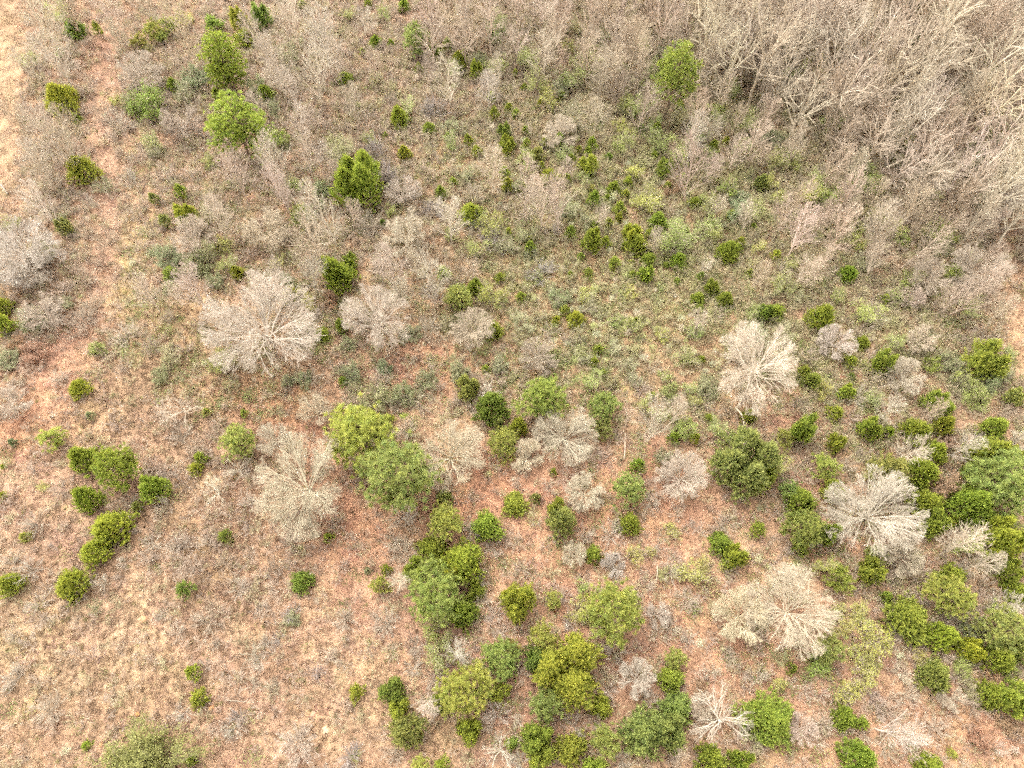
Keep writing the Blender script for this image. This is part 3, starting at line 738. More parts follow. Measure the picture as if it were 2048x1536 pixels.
tile(1024, 512, """P 560 890 92 s; P 540 1020 70 o; b 90 1195 112 c; b 160 590 135 i; J 320 325 38 g; J 385 362 52 y; J 620 40 42 m; j 460 95 32 g; j 720 35 26 y; J 805 105 46 m; j 720 110 28 m; J 1205 180 48 m; J 1115 250 46 m; J 1275 255 46 m; J 820 10 44 m;
J 1000 30 54 m; J 1300 10 44 m; J 1430 95 36 m; H 1445 320 46 h; J 1525 330 48 d; L 740 410 68 h; L 890 470 50 q; j 520 550 32 m; j 495 625 32 m; j 550 690 24 m; H 1030 600 62 h; j 1135 620 28 m; j 840 835 32 m; H 810 890 46 h; H 920 710 42 h; j 1180 970 32 m;
G 1060 1030 78 s; J 970 1090 38 m; J 745 1265 42 m; P 700 1395 90 s; V 860 1000 105 w; D 700 960 75 n; b 1030 1310 148 t; b 440 1410 125 c; J 1410 970 48 m; K 1500 1320 70 m; V 1150 50 52 w; V 1110 400 60 i; J 20 1490 62 m; j 140 1455 32 o; J 270 1520 52 m; j 245 1300 22 m; S 840 1470 52 w;
L 440 250 55 e; L 520 310 50 e; L 640 540 50 e; L 690 650 56 e; L 610 740 44 e; L 520 170 34 e; L 740 740 40 e; L 730 560 40 e; L 450 600 40 e; H 430 560 40 h; G 1180 780 70 k; H 1100 860 40 q; S 540 1210 80 i; S 620 1080 60 i; H 1240 1020 60 h; V 990 920 60 t; H 900 1190 44 k; V 1480 100 60 i; S 1160 870 60 t;
S 330 480 60 i; H 480 720 60 h; S 1230 330 60 i; S 780 790 60 i; G 960 800 50 o; H 1060 780 40 h; L 60 480 50 e; L 230 180 50 e; S 240 430 60 t; H 880 940 50 h; S 1380 1110 60 i; L 400 460 50 e; H 70 370 60 e; L 180 350 50 e; L 660 210 40 h; L 900 180 36 h; J 1090 1100 32 y; S 350 1300 60 i; K 30 1030 60 y; S 1450 1060 60 i; S 850 650 50 t""")
tile(1536, 512, """J 45 330 62 m; J 310 385 82 m; J 480 110 52 m; H 840 160 56 g; H 430 240 48 h; J 560 525 46 m; J 490 630 44 m; J 675 640 60 m; H 610 330 75 q; S 660 350 80 w; b 420 510 118 t; b 830 720 120 t; b 920 500 95 t; b 960 110 115 t; b 1270 70 145 t; H 1215 320 62 h; J 1475 850 52 s; J 480 810 48 m;
S 545 840 66 w; J 270 750 56 g; J 215 705 42 m; H 350 800 52 q; J 395 945 48 y; K 190 1060 72 m; p 110 1090 60 s; J 415 1110 52 m; V 740 910 70 w; J 610 1030 70 m; J 710 1060 44 m; J 890 1050 88 m; J 1050 1020 56 y; J 1345 1040 76 m; V 870 1170 92 w; J 990 1180 62 y; J 930 1290 90 m;
p 340 1255 76 q; K 730 1290 105 o; R 1090 1115 60 r; K 1300 1200 108 m; J 1450 1200 54 y; K 950 1480 92 m; K 1220 1490 125 m; V 1200 1130 85 w; V 980 930 60 i; J 1000 890 66 m; J 1060 915 44 m; G 1250 840 70 s; L 1180 740 60 q; J 400 1420 60 m; K 190 1480 85 m; P 130 1410 60 s; b 1490 1130 85 t;
G 1100 640 70 k; G 1150 760 60 k; H 1440 580 40 h; V 1130 260 80 n; b 850 260 80 i; S 1010 320 70 n; S 700 250 70 n; J 690 270 40 m; H 770 500 50 h; S 1200 500 70 n; S 1330 470 80 t; G 1330 760 60 k; G 1400 700 60 k; S 620 600 60 i; H 80 160 40 q; V 220 90 80 i; V 330 60 70 i; S 90 80 60 t; H 170 230 40 e; S 650 760 70 t;
H 640 850 50 h; S 200 880 60 i; H 240 980 40 m; S 510 960 60 i; S 800 870 60 n; S 940 990 50 n; S 590 1180 60 t; J 1210 1300 50 g; S 480 1260 60 t; H 60 1230 60 q; S 220 1230 50 n; S 300 1100 60 n; L 570 650 34 l; S 250 590 60 i; V 1400 340 70 n; V 640 60 60 t; G 1100 100 50 g; S 1120 880 60 n; S 560 450 70 i; S 990 620 60 n; G 980 650 50 m; H 1260 620 40 h; S 1400 930 60 n; J 500 720 30 d""")
tile(0, 1024, """J 570 240 75 y; J 430 430 88 y; J 65 435 72 y; j 150 150 34 q; J 1355 145 46 d; J 1110 465 52 d; J 1170 970 48 y; J 1195 1115 56 y; j 505 1400 30 m; J 1140 1490 42 m; S 190 50 90 w; S 140 330 80 w; S 45 290 62 w; S 900 190 62 w; S 1050 190 72 w; S 1130 330 85 i; S 880 280 60 i; S 590 420 52 w; S 200 540 72 w;
S 740 300 42 w; S 1270 560 72 i; S 1230 660 82 i; S 1050 720 62 w; S 1430 460 62 w; S 1500 850 52 w; F 270 1190 90 t; S 1420 1010 62 i; S 1390 1290 72 w; S 200 640 62 n; S 1090 1200 54 w; F 60 990 82 t; S 1280 800 42 w; S 1510 1040 52 w; S 430 490 54 w; S 550 560 50 k; S 1330 620 60 i; S 1250 140 60 i; S 720 380 50 n; S 1160 1000 40 t; S 1420 1230 60 v; S 980 620 50 t; S 60 720 60 t; S 1340 300 70 n""")
tile(512, 1024, """J 435 155 34 m; G 205 640 45 k; S 215 595 66 v; F 530 650 66 t; S 810 840 66 c; J 600 1080 54 y; J 820 1075 66 d; J 850 1180 58 y; K 920 1310 92 o; V 1030 1120 72 w; P 1130 60 100 q; K 1060 230 80 m; K 1240 300 110 y; K 1180 360 60 y; J 960 350 66 m; J 1240 600 76 m; J 1320 470 50 m; p 745 430 60 q; J 780 340 34 m; V 860 390 70 w;
J 1390 85 76 m; S 1290 110 62 w; H 1090 700 70 g; H 1080 830 95 h; V 1190 860 70 w; S 940 930 62 w; S 1430 630 54 w; S 1450 700 54 w; S 1370 530 54 w; P 1460 880 102 s; P 1440 1080 76 y; J 1090 1145 54 m; J 1280 1320 72 m; S 1450 1220 84 w; D 1470 1420 100 w; p 990 1515 52 q; J 1125 1515 44 y; F 560 1470 90 v; F 250 1400 120 t; S 840 1470 52 t;
J 1520 1390 34 m; S 60 780 60 w; S 130 750 50 v; S 950 800 60 t; S 20 900 60 w; S 870 220 80 t; S 1060 1000 60 w; S 380 960 50 v; S 480 1240 40 t; S 200 180 60 i; S 100 330 70 n; S 30 600 50 t; S 1120 940 60 t; S 1430 210 62 i; S 1350 400 55 w; S 90 1060 60 t; S 600 1460 44 o; S 820 160 70 t; j 670 350 24 k""")
tile(1024, 1024, """K 40 540 96 y; P 180 760 78 q; K 160 880 72 d; K 530 1170 60 y; P 200 1150 86 s; p 250 530 52 q; L 400 580 66 l; K 290 60 78 o; S 260 110 46 w; J 710 80 58 m; b 370 250 82 c; J 480 260 48 m; b 610 320 82 w; S 600 120 72 w; L 750 260 54 l; L 1080 380 80 l; L 1160 310 56 l; J 1250 190 66 m; J 1330 265 58 m; L 960 120 52 l; H 910 360 44 h; S 960 350 72 w;
J 1480 110 42 m; b 870 610 85 w; S 1060 530 72 t; S 1070 760 62 w; p 980 880 55 s; S 610 840 82 w; b 750 1010 108 w; S 580 1070 64 w; S 830 1130 64 w; J 950 1010 66 m; K 980 1190 95 o; K 790 1320 125 o; K 930 1330 90 o; P 560 1370 84 s; S 380 1290 72 w; J 130 1350 80 m; J 180 1470 76 m; J 355 1420 86 m; j 12 1380 34 g; D 40 1260 60 w; S 50 1500 72 w; J 490 1530 62 m; V 1000 1480 60 i; 
K 1180 1500 90 m; J 1350 1510 62 m; L 1440 1360 66 e; S 1200 960 66 w; S 1390 950 66 i; R 1130 1060 44 r; b 1150 1180 85 t; P 0 815 50 q; S 20 180 60 i; S 60 340 60 i; L 1280 330 40 l; L 640 80 40 e; S 440 120 60 t; H 420 440 40 g; S 880 740 70 t; S 1020 1040 40 n; S 1390 250 55 t; S 1300 70 80 t; S 700 480 60 i; S 800 440 70 i; S 340 640 60 t; L 450 640 40 l; S 840 250 60 t; L 830 240 34 l; S 1480 1000 60 t; S 660 1490 70 t; S 30 930 60 i; S 500 1260 60 w; S 1300 870 60 t; S 950 700 60 t""")
tile(1536, 1024, """P 220 90 108 s; J 350 130 62 m; J 190 225 46 g; P 655 245 64 s; J 610 350 68 m; P 440 400 80 g; H 340 330 60 q; b 830 250 125 t; K 1010 70 80 m; J 1100 50 44 m; K 1400 150 108 y; V 1180 190 100 t; H 1190 200 60 g; V 1290 290 90 t; K 1110 385 72 m; J 1430 340 62 m; J 1500 480 70 m; J 715 510 36 m; J 1030 740 82 y; J 1140 780 46 m; J 1210 820 58 y; P 1450 680 122 s;
G 1240 700 72 k; K 1380 870 86 m; J 1500 830 62 d; P 365 810 86 s; G 300 920 62 g; L 620 770 95 l; L 560 600 62 l; L 480 700 60 l; R 680 650 46 r; L 460 1060 78 l; L 580 980 70 l; K 990 990 86 o; S 800 970 72 w; S 1040 850 72 n; R 1360 970 56 r; J 1350 1090 80 m; K 1480 1110 92 m; J 460 1230 68 m; J 560 1265 40 m; K 530 1470 100 m; b 200 1300 95 i; V 770 1290 105 w; S 850 1100 82 w; b 1110 1120 92 t;
S 920 1410 100 i; K 970 1530 70 m; j 130 940 32 m; H 80 1030 44 q; G 1460 920 52 g; V 1450 550 80 w; j 1110 1450 30 q; G 1180 930 60 s; S 950 390 66 i; S 740 1180 70 i; S 650 1130 60 i; S 1080 620 62 t; S 1290 620 60 n; L 900 880 56 l; L 1180 1010 50 e; L 420 580 44 l; S 60 870 60 k; S 230 1080 60 t; S 1250 1180 66 n; R 1430 1230 60 r; S 840 460 60 t; S 1330 430 60 n; S 1180 340 60 w; S 600 1330 60 t; S 720 1420 70 t; L 620 900 55 l; L 540 850 50 q; S 480 1130 60 t; L 1240 1090 50 e; S 900 800 60 n; G 1440 40 60 g; S 1340 60 60 w; S 340 1260 60 t; R 1290 1370 60 r; S 1380 1420 60 i; R 1500 1310 50 r; S 1020 1290 66 t""")

# ------------------------------------------------------------------ tall woods at the upper right and along the top
def scatter(poly_fn, n, dmin, x0, x1, y0, y1, taken, r):
    out_, tries = [], 0
    while len(out_) < n and tries < n * 60:
        tries += 1
        px, py = r.uniform(x0, x1), r.uniform(y0, y1)
        if not poly_fn(px, py):
            continue
        x, y, m = at(px, py)
        if all((x - a) ** 2 + (y - b_) ** 2 > dmin * dmin for a, b_ in taken):
            taken.append((x, y)); out_.append((px, py))
    return out_
rw = np.random.default_rng(5)
tk = []
for px, py in scatter(lambda x, y: y < 170 + (x - 1380) * 0.6 and not (1560 < x < 1760 and 360 < y) and not (x > 1985 and y > 520), 125, 2.7, 1390, 2060, -10, 590, tk, rw):
    add('W@', px, py, rw.uniform(40, 62), rw.choice(['i', 't', 't', 'n', 'c']))
for px, py in scatter(lambda x, y: y < 200 + (x - 1200) * 0.55 and not (x > 1985 and y > 500), 85, 2.2, 1000, 2048, 0, 640, [], rw):
    add('V', px, py, rw.uniform(20, 32), rw.choice(['n', 'i', 'n', 't']))
for px, py in scatter(lambda x, y: True, 40, 3.0, 860, 1400, -10, 140, tk, rw):
    add('W@', px, py, rw.uniform(26, 38), rw.choice(['n', 'i', 'i']))

tk2 = []
for px, py in scatter(lambda x, y: abs(x - 1230) < 330 - abs(y - 390) * 0.6, 48, 1.7, 900, 1560, 120, 640, [], rw):
    add('j', px, py, rw.uniform(7, 12), rw.choice(['m', 'g', 'm', 'y']))
for px, py in scatter(lambda x, y: y < 720 - abs(x - 1450) * 0.35 and not (x > 1985 and y > 500), 75, 2.6, 900, 2030, 60, 760, tk2, rw):
    add(rw.choice(['H', 'H', 'L']), px, py, rw.uniform(12, 24), rw.choice(['h', 'e', 'k', 'q', 's', 'h']))
for px, py in scatter(lambda x, y: True, 24, 3.0, 60, 860, 40, 560, tk2, rw):
    add(rw.choice(['H', 'L']), px, py, rw.uniform(12, 22), rw.choice(['h', 'e', 'k']))

# ------------------------------------------------------------------ put the catalogue in place
PLACED = []
def pick_class(kind, rm):
    if kind in 'jJK':
        return 'j' if rm < 0.72 else ('J' if rm < 1.75 else 'K')
    if kind in 'pP':
        return 'p' if rm < 1.35 else 'P'
    if kind in 'Bb':
        return 'b' if rm < 2.6 else 'B'
    return kind
count = {}
rp = np.random.default_rng(3)
for kind, px, py, rpx, ck, lm, label in CAT:
    based = kind.endswith('@')
    kind = kind[0]
    _, _, mpp = at(px, py, 1.0)
    rpx *= 1.1 if kind in 'HLG' else (0.98 if kind in 'jJK' else 1.0)
    if px > 740 and py > 900 and kind in 'jJKpP':
        rpx *= 1.1
    rm = rpx * mpp
    cls = pick_class(kind, rm)
    i = count.get(cls, 0)
    count[cls] = i + 1
    lib = LIB[cls]
    vi = int(rp.integers(0, len(lib))) if len(lib) > 1 else 0
    v = lib[vi]
    s = rm / v['R'] * 1.02
    sz = s * rp.uniform(0.88, 1.12)
    if cls == 'W':
        sz = s * rp.uniform(0.95, 1.2)
    if cls == 'T':
        sz = {True: 1.0, False: 0.85}[px > 1300] * (10.5 / v['h'])
        s = rm / v['R']
    if based:
        x, y, _ = at(px, py, 0)
    else:
        x, y, _ = at(px, py, v['hc'] * sz)
    z = float(hgt(x, y))
    name, noun, cat = KNAME[cls]
    root = bpy.data.objects.new(name, None)
    root.empty_display_size = 0.3
    root.location = (x, y, z)
    lean = 0.03 if cls in 'PpTB' else 0.06
    root.rotation_euler = (rp.normal() * lean, rp.normal() * lean, rp.uniform(0, 2 * pi))
    wv = 0.13 if cls in 'BbDVSjJK' else 0.08
    root.scale = (s * rp.uniform(1 - wv, 1 + wv), s * rp.uniform(1 - wv, 1 + wv), sz * (rp.uniform(0.8, 1.2) if cls in 'jJ' else 1))
    C.objects.link(root)
    fol = np.array(COL[ck])
    var = 1 + rp.normal(size=3) * (np.array([0.045, 0.025, 0.06]) if cls not in 'BbDWVSF' else np.array([0.012, 0.012, 0.03]))
    bright = rp.uniform(0.88, 1.1) * {'O': 0.78, 'W': 0.97}.get(cls, 1.0)
    if cls in 'BbDWVSF':
        bark = leafc = fol * var * bright
    else:
        leafc = fol * var * bright
        bark = np.array({'H': COL['t'], 'L': COL['t'], 'G': COL['n'], 'O': (0.26, 0.24, 0.12), 'R': COL['n']}.get(cls, (0.16, 0.11, 0.08)))
    kids = []
    for pname, me, par in v['parts']:
        ob = bpy.data.objects.new(pname, me)
        C.objects.link(ob)
        ob.parent = root if par < 0 else kids[par]
        cc = leafc if pname in ('foliage', 'needle_crown') else bark
        if cls in 'WV' and pname in ('trunk', 'limb', 'side_branches'):
            cc = cc * (1.15 if cls == 'W' else 1.25)
        ob.color = (*np.clip(cc, 0.005, 0.85), 1)
        if pname == 'twigs':
            ob['kind'] = 'stuff'
        kids.append(ob)
    root['category'] = cat
    root['group'] = 'tall bare trees of the woods' if cls == 'W' else GROUP[cat]
    qx, qy = to_px(x, y, v['hc'] * sz)
    PLACED.append(dict(o=root, px=float(qx), py=float(qy), r=rpx, cls=cls, rm=rm, ck=ck, lm=lm, label=label, noun=noun))

# labels: each plant is told apart by look and by where it stands from the nearest landmark
SIZES = {'j': (0.4, 0.6), 'J': (0.95, 1.35), 'K': (2.0, 2.6), 'S': (0.85, 1.25), 'V': (1.3, 1.9), 'b': (1.7, 2.3), 'P': (1.6, 2.0), 'H': (0.9, 1.3), 'L': (0.8, 1.15), 'G': (0.9, 1.25)}
LMS = [p for p in PLACED if p['lm']]
def direction(dx, dy):
    a = math.degrees(math.atan2(-dy, dx)) % 360
    return ["right of", "above right of", "above", "above left of", "left of", "below left of", "below", "below right of"][int((a + 22.5) // 45) % 8]
keyed = {}
for p in PLACED:
    if p['label']:
        p['o']['label'] = p['label']
        continue
    lm = min(LMS, key=lambda q: (q['px'] - p['px']) ** 2 + (q['py'] - p['py']) ** 2)
    lo, hi = SIZES.get(p['cls'], (0, 99))
    size = 'small ' if p['rm'] < lo else ('large ' if p['rm'] > hi else '')
    if p['cls'] == 'j':
        size = 'tiny ' if p['rm'] < lo else 'small '
    d2 = (lm['px'] - p['px']) ** 2 + (lm['py'] - p['py']) ** 2
    if len((CNAME[p['ck']] + ' ' + p['noun'] + ' ' + lm['lm']).replace('-', ' ').split()) > 9:
        size = ''
    key = (size + CNAME[p['ck']] + ' ' + p['noun'], direction(p['px'] - lm['px'], p['py'] - lm['py']), lm['lm'])
    keyed.setdefault(key, []).append((d2, p))
ORD = ["nearest", "second nearest", "third nearest", "fourth nearest", "fifth nearest", "sixth nearest", "seventh nearest", "eighth nearest", "ninth nearest", "tenth nearest"] + \
      [w + " nearest" for w in "eleventh twelfth thirteenth fourteenth fifteenth sixteenth seventeenth eighteenth nineteenth twentieth".split()] + [f"farthest-but-{k}" for k in range(40)]
for (desc, dr, lmn), lst in keyed.items():
    lst.sort(key=lambda t: t[0])
    for k, (_, p) in enumerate(lst):
        lab = (f"{ORD[k]} " if len(lst) > 1 else "") + f"{desc} {dr} the {lmn}"
        if len(lab.replace('-', ' ').split()) > 16:
            lab = lab.replace(' the ', ' ').replace('slim leafless', 'slim').replace('tall leafless', 'tall')
        p['o']['label'] = lab

# ------------------------------------------------------------------ fallen logs and soil mounds
def log(name, px0, py0, px1, py1, r0, r1, c_, label, lift=0.15, sag=0.0):
    r = np.random.default_rng(int(px0))
    x0, y0, _ = at(px0, py0); x1, y1, _ = at(px1, py1)
    n = 9
    t = np.linspace(0, 1, n)
    L = math.hypot(x1 - x0, y1 - y0)
    P = np.zeros((1, n, 3))
    P[0, :, 0], P[0, :, 1] = (x1 - x0) * t, (y1 - y0) * t
    P[0, :, :2] += np.cumsum(r.normal(size=(n, 2)), 0) * 0.02 * L / 3
    P[0, :, 2] = lift + sag * np.sin(t * pi) + 0.03 * r.normal(size=n)
    R = np.linspace(r0, r1, n)[None]
    root = bpy.data.objects.new(name, None)
    root.location = (x0, y0, float(hgt(x0, y0)))
    C.objects.link(root)
    Vv, Ff = tubes(P, R, 8)
    cap = []
    me = mesh_np("trunk", Vv, Ff, M_bark, np.full(len(Vv), 0.7))
    q = bpy.data.objects.new("trunk", me); C.objects.link(q); q.parent = root; q.color = (*COL[c_], 1)
    for k in range(4):
        B, BR, _ = grow(r, P, R, 1, (0.55 + 0.1 * k, 0.65 + 0.1 * k), (30, 60), 0.3, 4, 0.05, 0.15, 0.5, 0.02)
        B2, BR2, _ = grow(r, B, BR, 5, (0.2, 1), (25, 60), 0.5, 3, 0.03, 0.15, 0.6, 0.012)
        Vv, Ff, T = as_parts([(B, BR), (B2, BR2)], 4, r, 0.4, 1)
        q = bpy.data.objects.new("limb", mesh_np("limb", Vv, Ff, M_bark, T)); C.objects.link(q); q.parent = root; q.color = (*COL[c_], 1)
    root['label'], root['category'], root['group'] = label, 'log', 'fallen trunks in the brush'
log("fallen_log", 1788, 131, 1826, 113, 0.13, 0.10, 'w', "pale fallen log above the bare orange soil in the upper right woods", 0.3)
log("fallen_log", 1760, 355, 1975, 300, 0.13, 0.05, 'c', "long pale leaning trunk lying across the upper right woods", 1.2, 1.2)
log("fallen_log", 1800, 335, 1895, 365, 0.10, 0.05, 'c', "short pale bent trunk under the long leaning one, upper right woods", 0.9, 0.9)
log("fallen_log", 2040, 163, 1998, 138, 0.12, 0.05, 'w', "white crooked dead trunk at the upper right edge", 1.0, 0.6)
log("fallen_log", 1486, 855, 1470, 820, 0.10, 0.06, 'c', "pale bent dead branch at the foot of the big pale tree right of centre", 0.3, 0.6)
log("fallen_log", 1248, 918, 1251, 868, 0.06, 0.04, 'n', "thin grey fallen trunk right of the bright cream tree near the centre", 0.25, 0.3)
log("fallen_log", 18, 390, 2, 372, 0.08, 0.06, 'v', "dark short log at the left edge, a quarter of the way down", 0.15)
log("fallen_log", 455, 1400, 512, 1403, 0.035, 0.02, 't', "thin straight pale pole lying in the lower left meadow", 0.12)
log("fallen_log", 1310, 1168, 1312, 1130, 0.05, 0.03, 'n', "slim pale fallen stem between lime bushes at lower centre right", 0.4, 0.5)

M_mound, nt, out = new_mat("fresh_soil")
tcm = N(nt, "ShaderNodeTexCoord"); nz = N(nt, "ShaderNodeTexNoise"); nz.inputs['Scale'].default_value = 14; nz.inputs['Detail'].default_value = 6
nt.links.new(tcm.outputs['Object'], nz.inputs['Vector'])
oi = N(nt, "ShaderNodeObjectInfo")
cm = mixc(nt, oi.outputs['Color'], (0.6, 0.55, 0.5), fac=nz.outputs['Fac'], mode='MULTIPLY')
bm_ = N(nt, "ShaderNodeBsdfPrincipled"); bm_.inputs['Roughness'].default_value = 0.95
nt.links.new(cm, bm_.inputs['Base Color']); nt.links.new(bm_.outputs[0], out.inputs['Surface'])
def mound(px, py, r_, c_, label):
    x, y, m = at(px, py)
    R_ = r_ * m
    rr = np.random.default_rng(int(px * 7 + py))
    nr, ns = 5, 14
    Vv = [[0, 0, 0.28 * R_]]
    for a in range(1, nr + 1):
        for b_ in range(ns):
            t = b_ * 2 * pi / ns
            q = R_ * a / nr * (1 + rr.normal() * 0.12)
            Vv.append([q * cos(t), q * sin(t), 0.28 * R_ * max(0, 1 - (a / nr) ** 2) + rr.normal() * 0.03 * R_ - (0.08 if a == nr else 0)])
    Ff = [[0, 1 + b_, 1 + (b_ + 1) % ns] for b_ in range(ns)]
    for a in range(nr - 1):
        for b_ in range(ns):
            i0_, i1_ = 1 + a * ns + b_, 1 + a * ns + (b_ + 1) % ns
            Ff += [[i0_, i0_ + ns, i1_ + ns], [i0_, i1_ + ns, i1_]]
    o = bpy.data.objects.new("soil_mound", mesh_np("soil_mound", np.array(Vv), np.array(Ff), M_mound))
    o.location = (x, y, float(hgt(x, y))); o.color = (*(lin(*c_) * 0.55), 1)
    C.objects.link(o)
    o['label'], o['category'], o['group'] = label, 'mound', 'bare soil mounds of the meadow'
mound(273, 1428, 6, (226, 162, 96), "small bright orange soil mound in the middle of the lower left meadow")
mound(422, 1415, 7, (226, 160, 104), "orange soil mound just below two small yellow-green junipers, lower left")
mound(652, 1460, 10, (236, 200, 160), "pale sandy soil mound near the bottom, left of centre")
mound(287, 1238, 8, (218, 164, 120), "tan soil mound at the top of the pale straw patch, lower left")
mound(198, 1489, 6, (222, 166, 112), "little orange mound touching the olive thicket at the bottom left")
mound(625, 1428, 8, (222, 172, 140), "pinkish soil mound beside the pale sandy one near the bottom")
mound(104, 1347, 6, (220, 164, 120), "orange-tan soil mound at the far left of the straw meadow")

# ------------------------------------------------------------------ ground cover (stuff): grass, litter, brush
def gn_scatter(name, label, srcs, pts, rot, scl, vid, tint):
    """one object: points that carry copies of a few small source clumps"""
    col_ = bpy.data.collections.new(name + "_sources")
    for k, me in enumerate(srcs):
        col_.objects.link(bpy.data.objects.new(f"{name}_clump_{k}", me))
    me = bpy.data.meshes.new(name)
    n = len(pts)
    me.vertices.add(n)
    me.vertices.foreach_set("co", np.ascontiguousarray(pts, np.float32).ravel())
    a = me.attributes.new("rot", 'FLOAT_VECTOR', 'POINT'); a.data.foreach_set("vector", np.ascontiguousarray(rot, np.float32).ravel())
    a = me.attributes.new("scl", 'FLOAT_VECTOR', 'POINT'); a.data.foreach_set("vector", np.ascontiguousarray(scl, np.float32).ravel())
    a = me.attributes.new("vid", 'INT', 'POINT'); a.data.foreach_set("value", np.ascontiguousarray(vid, np.int32))
    t4 = np.ones((n, 4), np.float32); t4[:, :3] = np.clip(tint, 0.004, 0.85)
    a = me.attributes.new("tint", 'FLOAT_COLOR', 'POINT'); a.data.foreach_set("color", t4.ravel())
    o = bpy.data.objects.new(name, me)
    C.objects.link(o)
    ng = bpy.data.node_groups.new(name, 'GeometryNodeTree')
    ng.interface.new_socket("Geometry", in_out='INPUT', socket_type='NodeSocketGeometry')
    ng.interface.new_socket("Geometry", in_out='OUTPUT', socket_type='NodeSocketGeometry')
    gi, go = ng.nodes.new("NodeGroupInput"), ng.nodes.new("NodeGroupOutput")
    ci = ng.nodes.new("GeometryNodeCollectionInfo")
    ci.inputs['Collection'].default_value = col_
    ci.inputs['Separate Children'].default_value = True
    ci.inputs['Reset Children'].default_value = True
    ip = ng.nodes.new("GeometryNodeInstanceOnPoints")
    ip.inputs['Pick Instance'].default_value = True
    def attr(nm, typ):
        q = ng.nodes.new("GeometryNodeInputNamedAttribute"); q.data_type = typ; q.inputs['Name'].default_value = nm
        return q.outputs['Attribute']
    L_ = ng.links.new
    L_(gi.outputs[0], ip.inputs['Points']); L_(ci.outputs[0], ip.inputs['Instance'])
    L_(attr("vid", 'INT'), ip.inputs['Instance Index'])
    L_(attr("scl", 'FLOAT_VECTOR'), ip.inputs['Scale'])
    e2r = ng.nodes.new("FunctionNodeEulerToRotation")
    L_(attr("rot", 'FLOAT_VECTOR'), e2r.inputs[0]); L_(e2r.outputs[0], ip.inputs['Rotation'])
    L_(ip.outputs[0], go.inputs[0])
    md = o.modifiers.new("scatter", 'NODES'); md.node_group = ng
    o['kind'] = 'stuff'; o['label'] = label
    return o

rs = np.random.default_rng(77)
def field(n, margin=10):
    """random ground points over the seen area with a margin; even per square metre"""
    y = rs.uniform(-14, 112, n * 3); x = rs.uniform(-95, 95, n * 3)
    px, py = to_px(x, y, 0 * x)
    ok = (px > -160) & (px < 2210) & (py > -120)
    return x[ok][:n], y[ok][:n], px[ok][:n], py[ok][:n]
def zone(px, py, blobs, base=0.0):
    d = np.full(len(px), base)
    for cx, cy, rx, ry, w in blobs:
        d += w * np.exp(-((px - cx) / rx) ** 2 - ((py - cy) / ry) ** 2)
    return np.clip(d, 0, 1)
def pose(n, tilt=0.15, s0=0.7, s1=1.3):
    rot = np.stack([rs.normal(size=n) * tilt, rs.normal(size=n) * tilt, rs.uniform(0, 2 * pi, n)], 1)
    s = rs.uniform(s0, s1, n)
    return rot, np.stack([s, s, s * rs.uniform(0.8, 1.2, n)], 1)

# leaf litter: flat clutches of fallen leaves
def litter_patch(seed, n=150, R_=0.75):
    r = np.random.default_rng(seed)
    q, a_ = np.sqrt(r.random(n)) * R_, r.uniform(0, 2 * pi, n)
    c = np.stack([q * np.cos(a_), q * np.sin(a_), r.uniform(0.01, 0.07, n)], 1)
    Vv, Ff, T = leaf_quads(c, r.uniform(0.035, 0.075, n), r.uniform(0.02, 0.04, n), r, r.random(n), flat=0.55)
    return mesh_np("litter", Vv, Ff, M_inst, T, smooth=False)
def grass_tuft(seed, n=26, h=0.33, spread=0.6):
    r = np.random.default_rng(seed)
    c = np.stack([r.normal(size=n) * 0.07, r.normal(size=n) * 0.07, np.zeros(n)], 1)
    d = nrm(np.stack([r.normal(size=n) * spread, r.normal(size=n) * spread, np.ones(n) * 0.8], 1))
    Vv, Ff, T = blades(c, d, r.uniform(0.5, 1.2, n) * h, np.full(n, 0.011), r, r.random(n))
    return mesh_np("tuft", Vv, Ff, M_inst, T, smooth=False)
def brush_clump(seed, h=0.9, R_=0.7, n=9):
    r = np.random.default_rng(seed)
    P0, R0 = stems(r, n, h, R_, 5, 70, 0.011, 3)
    P1, R1, _ = grow(r, P0, R0, 5, (0.2, 1), (15, 55), 0.45, 2, 0.03, 0.15, 0.7, 0.008)
    P2, R2, _ = grow(r, P1, R1, 3, (0.2, 1), (15, 55), 0.6, 1, 0.03, 0.15, 0.8, 0.006)
    Vv, Ff, T = as_parts([(P0, R0), (P1, R1), (P2, R2)], [3, 2, 2], r, 0.1, 1)
    return mesh_np("brush", Vv, Ff, M_inst, T)
def weed_puff(seed, h=0.8, n=230):
    r = np.random.default_rng(seed)
    c = r.normal(size=(n, 3)) * np.array([0.16, 0.16, 0.13]) + np.array([0, 0, h * 0.7])
    Vv, Ff, T = leaf_quads(c, r.uniform(0.02, 0.05, n), r.uniform(0.012, 0.025, n), r, np.clip(r.normal(0.55, 0.25, n), 0, 1))
    return mesh_np("weed", Vv, Ff, M_inst, T, smooth=False)

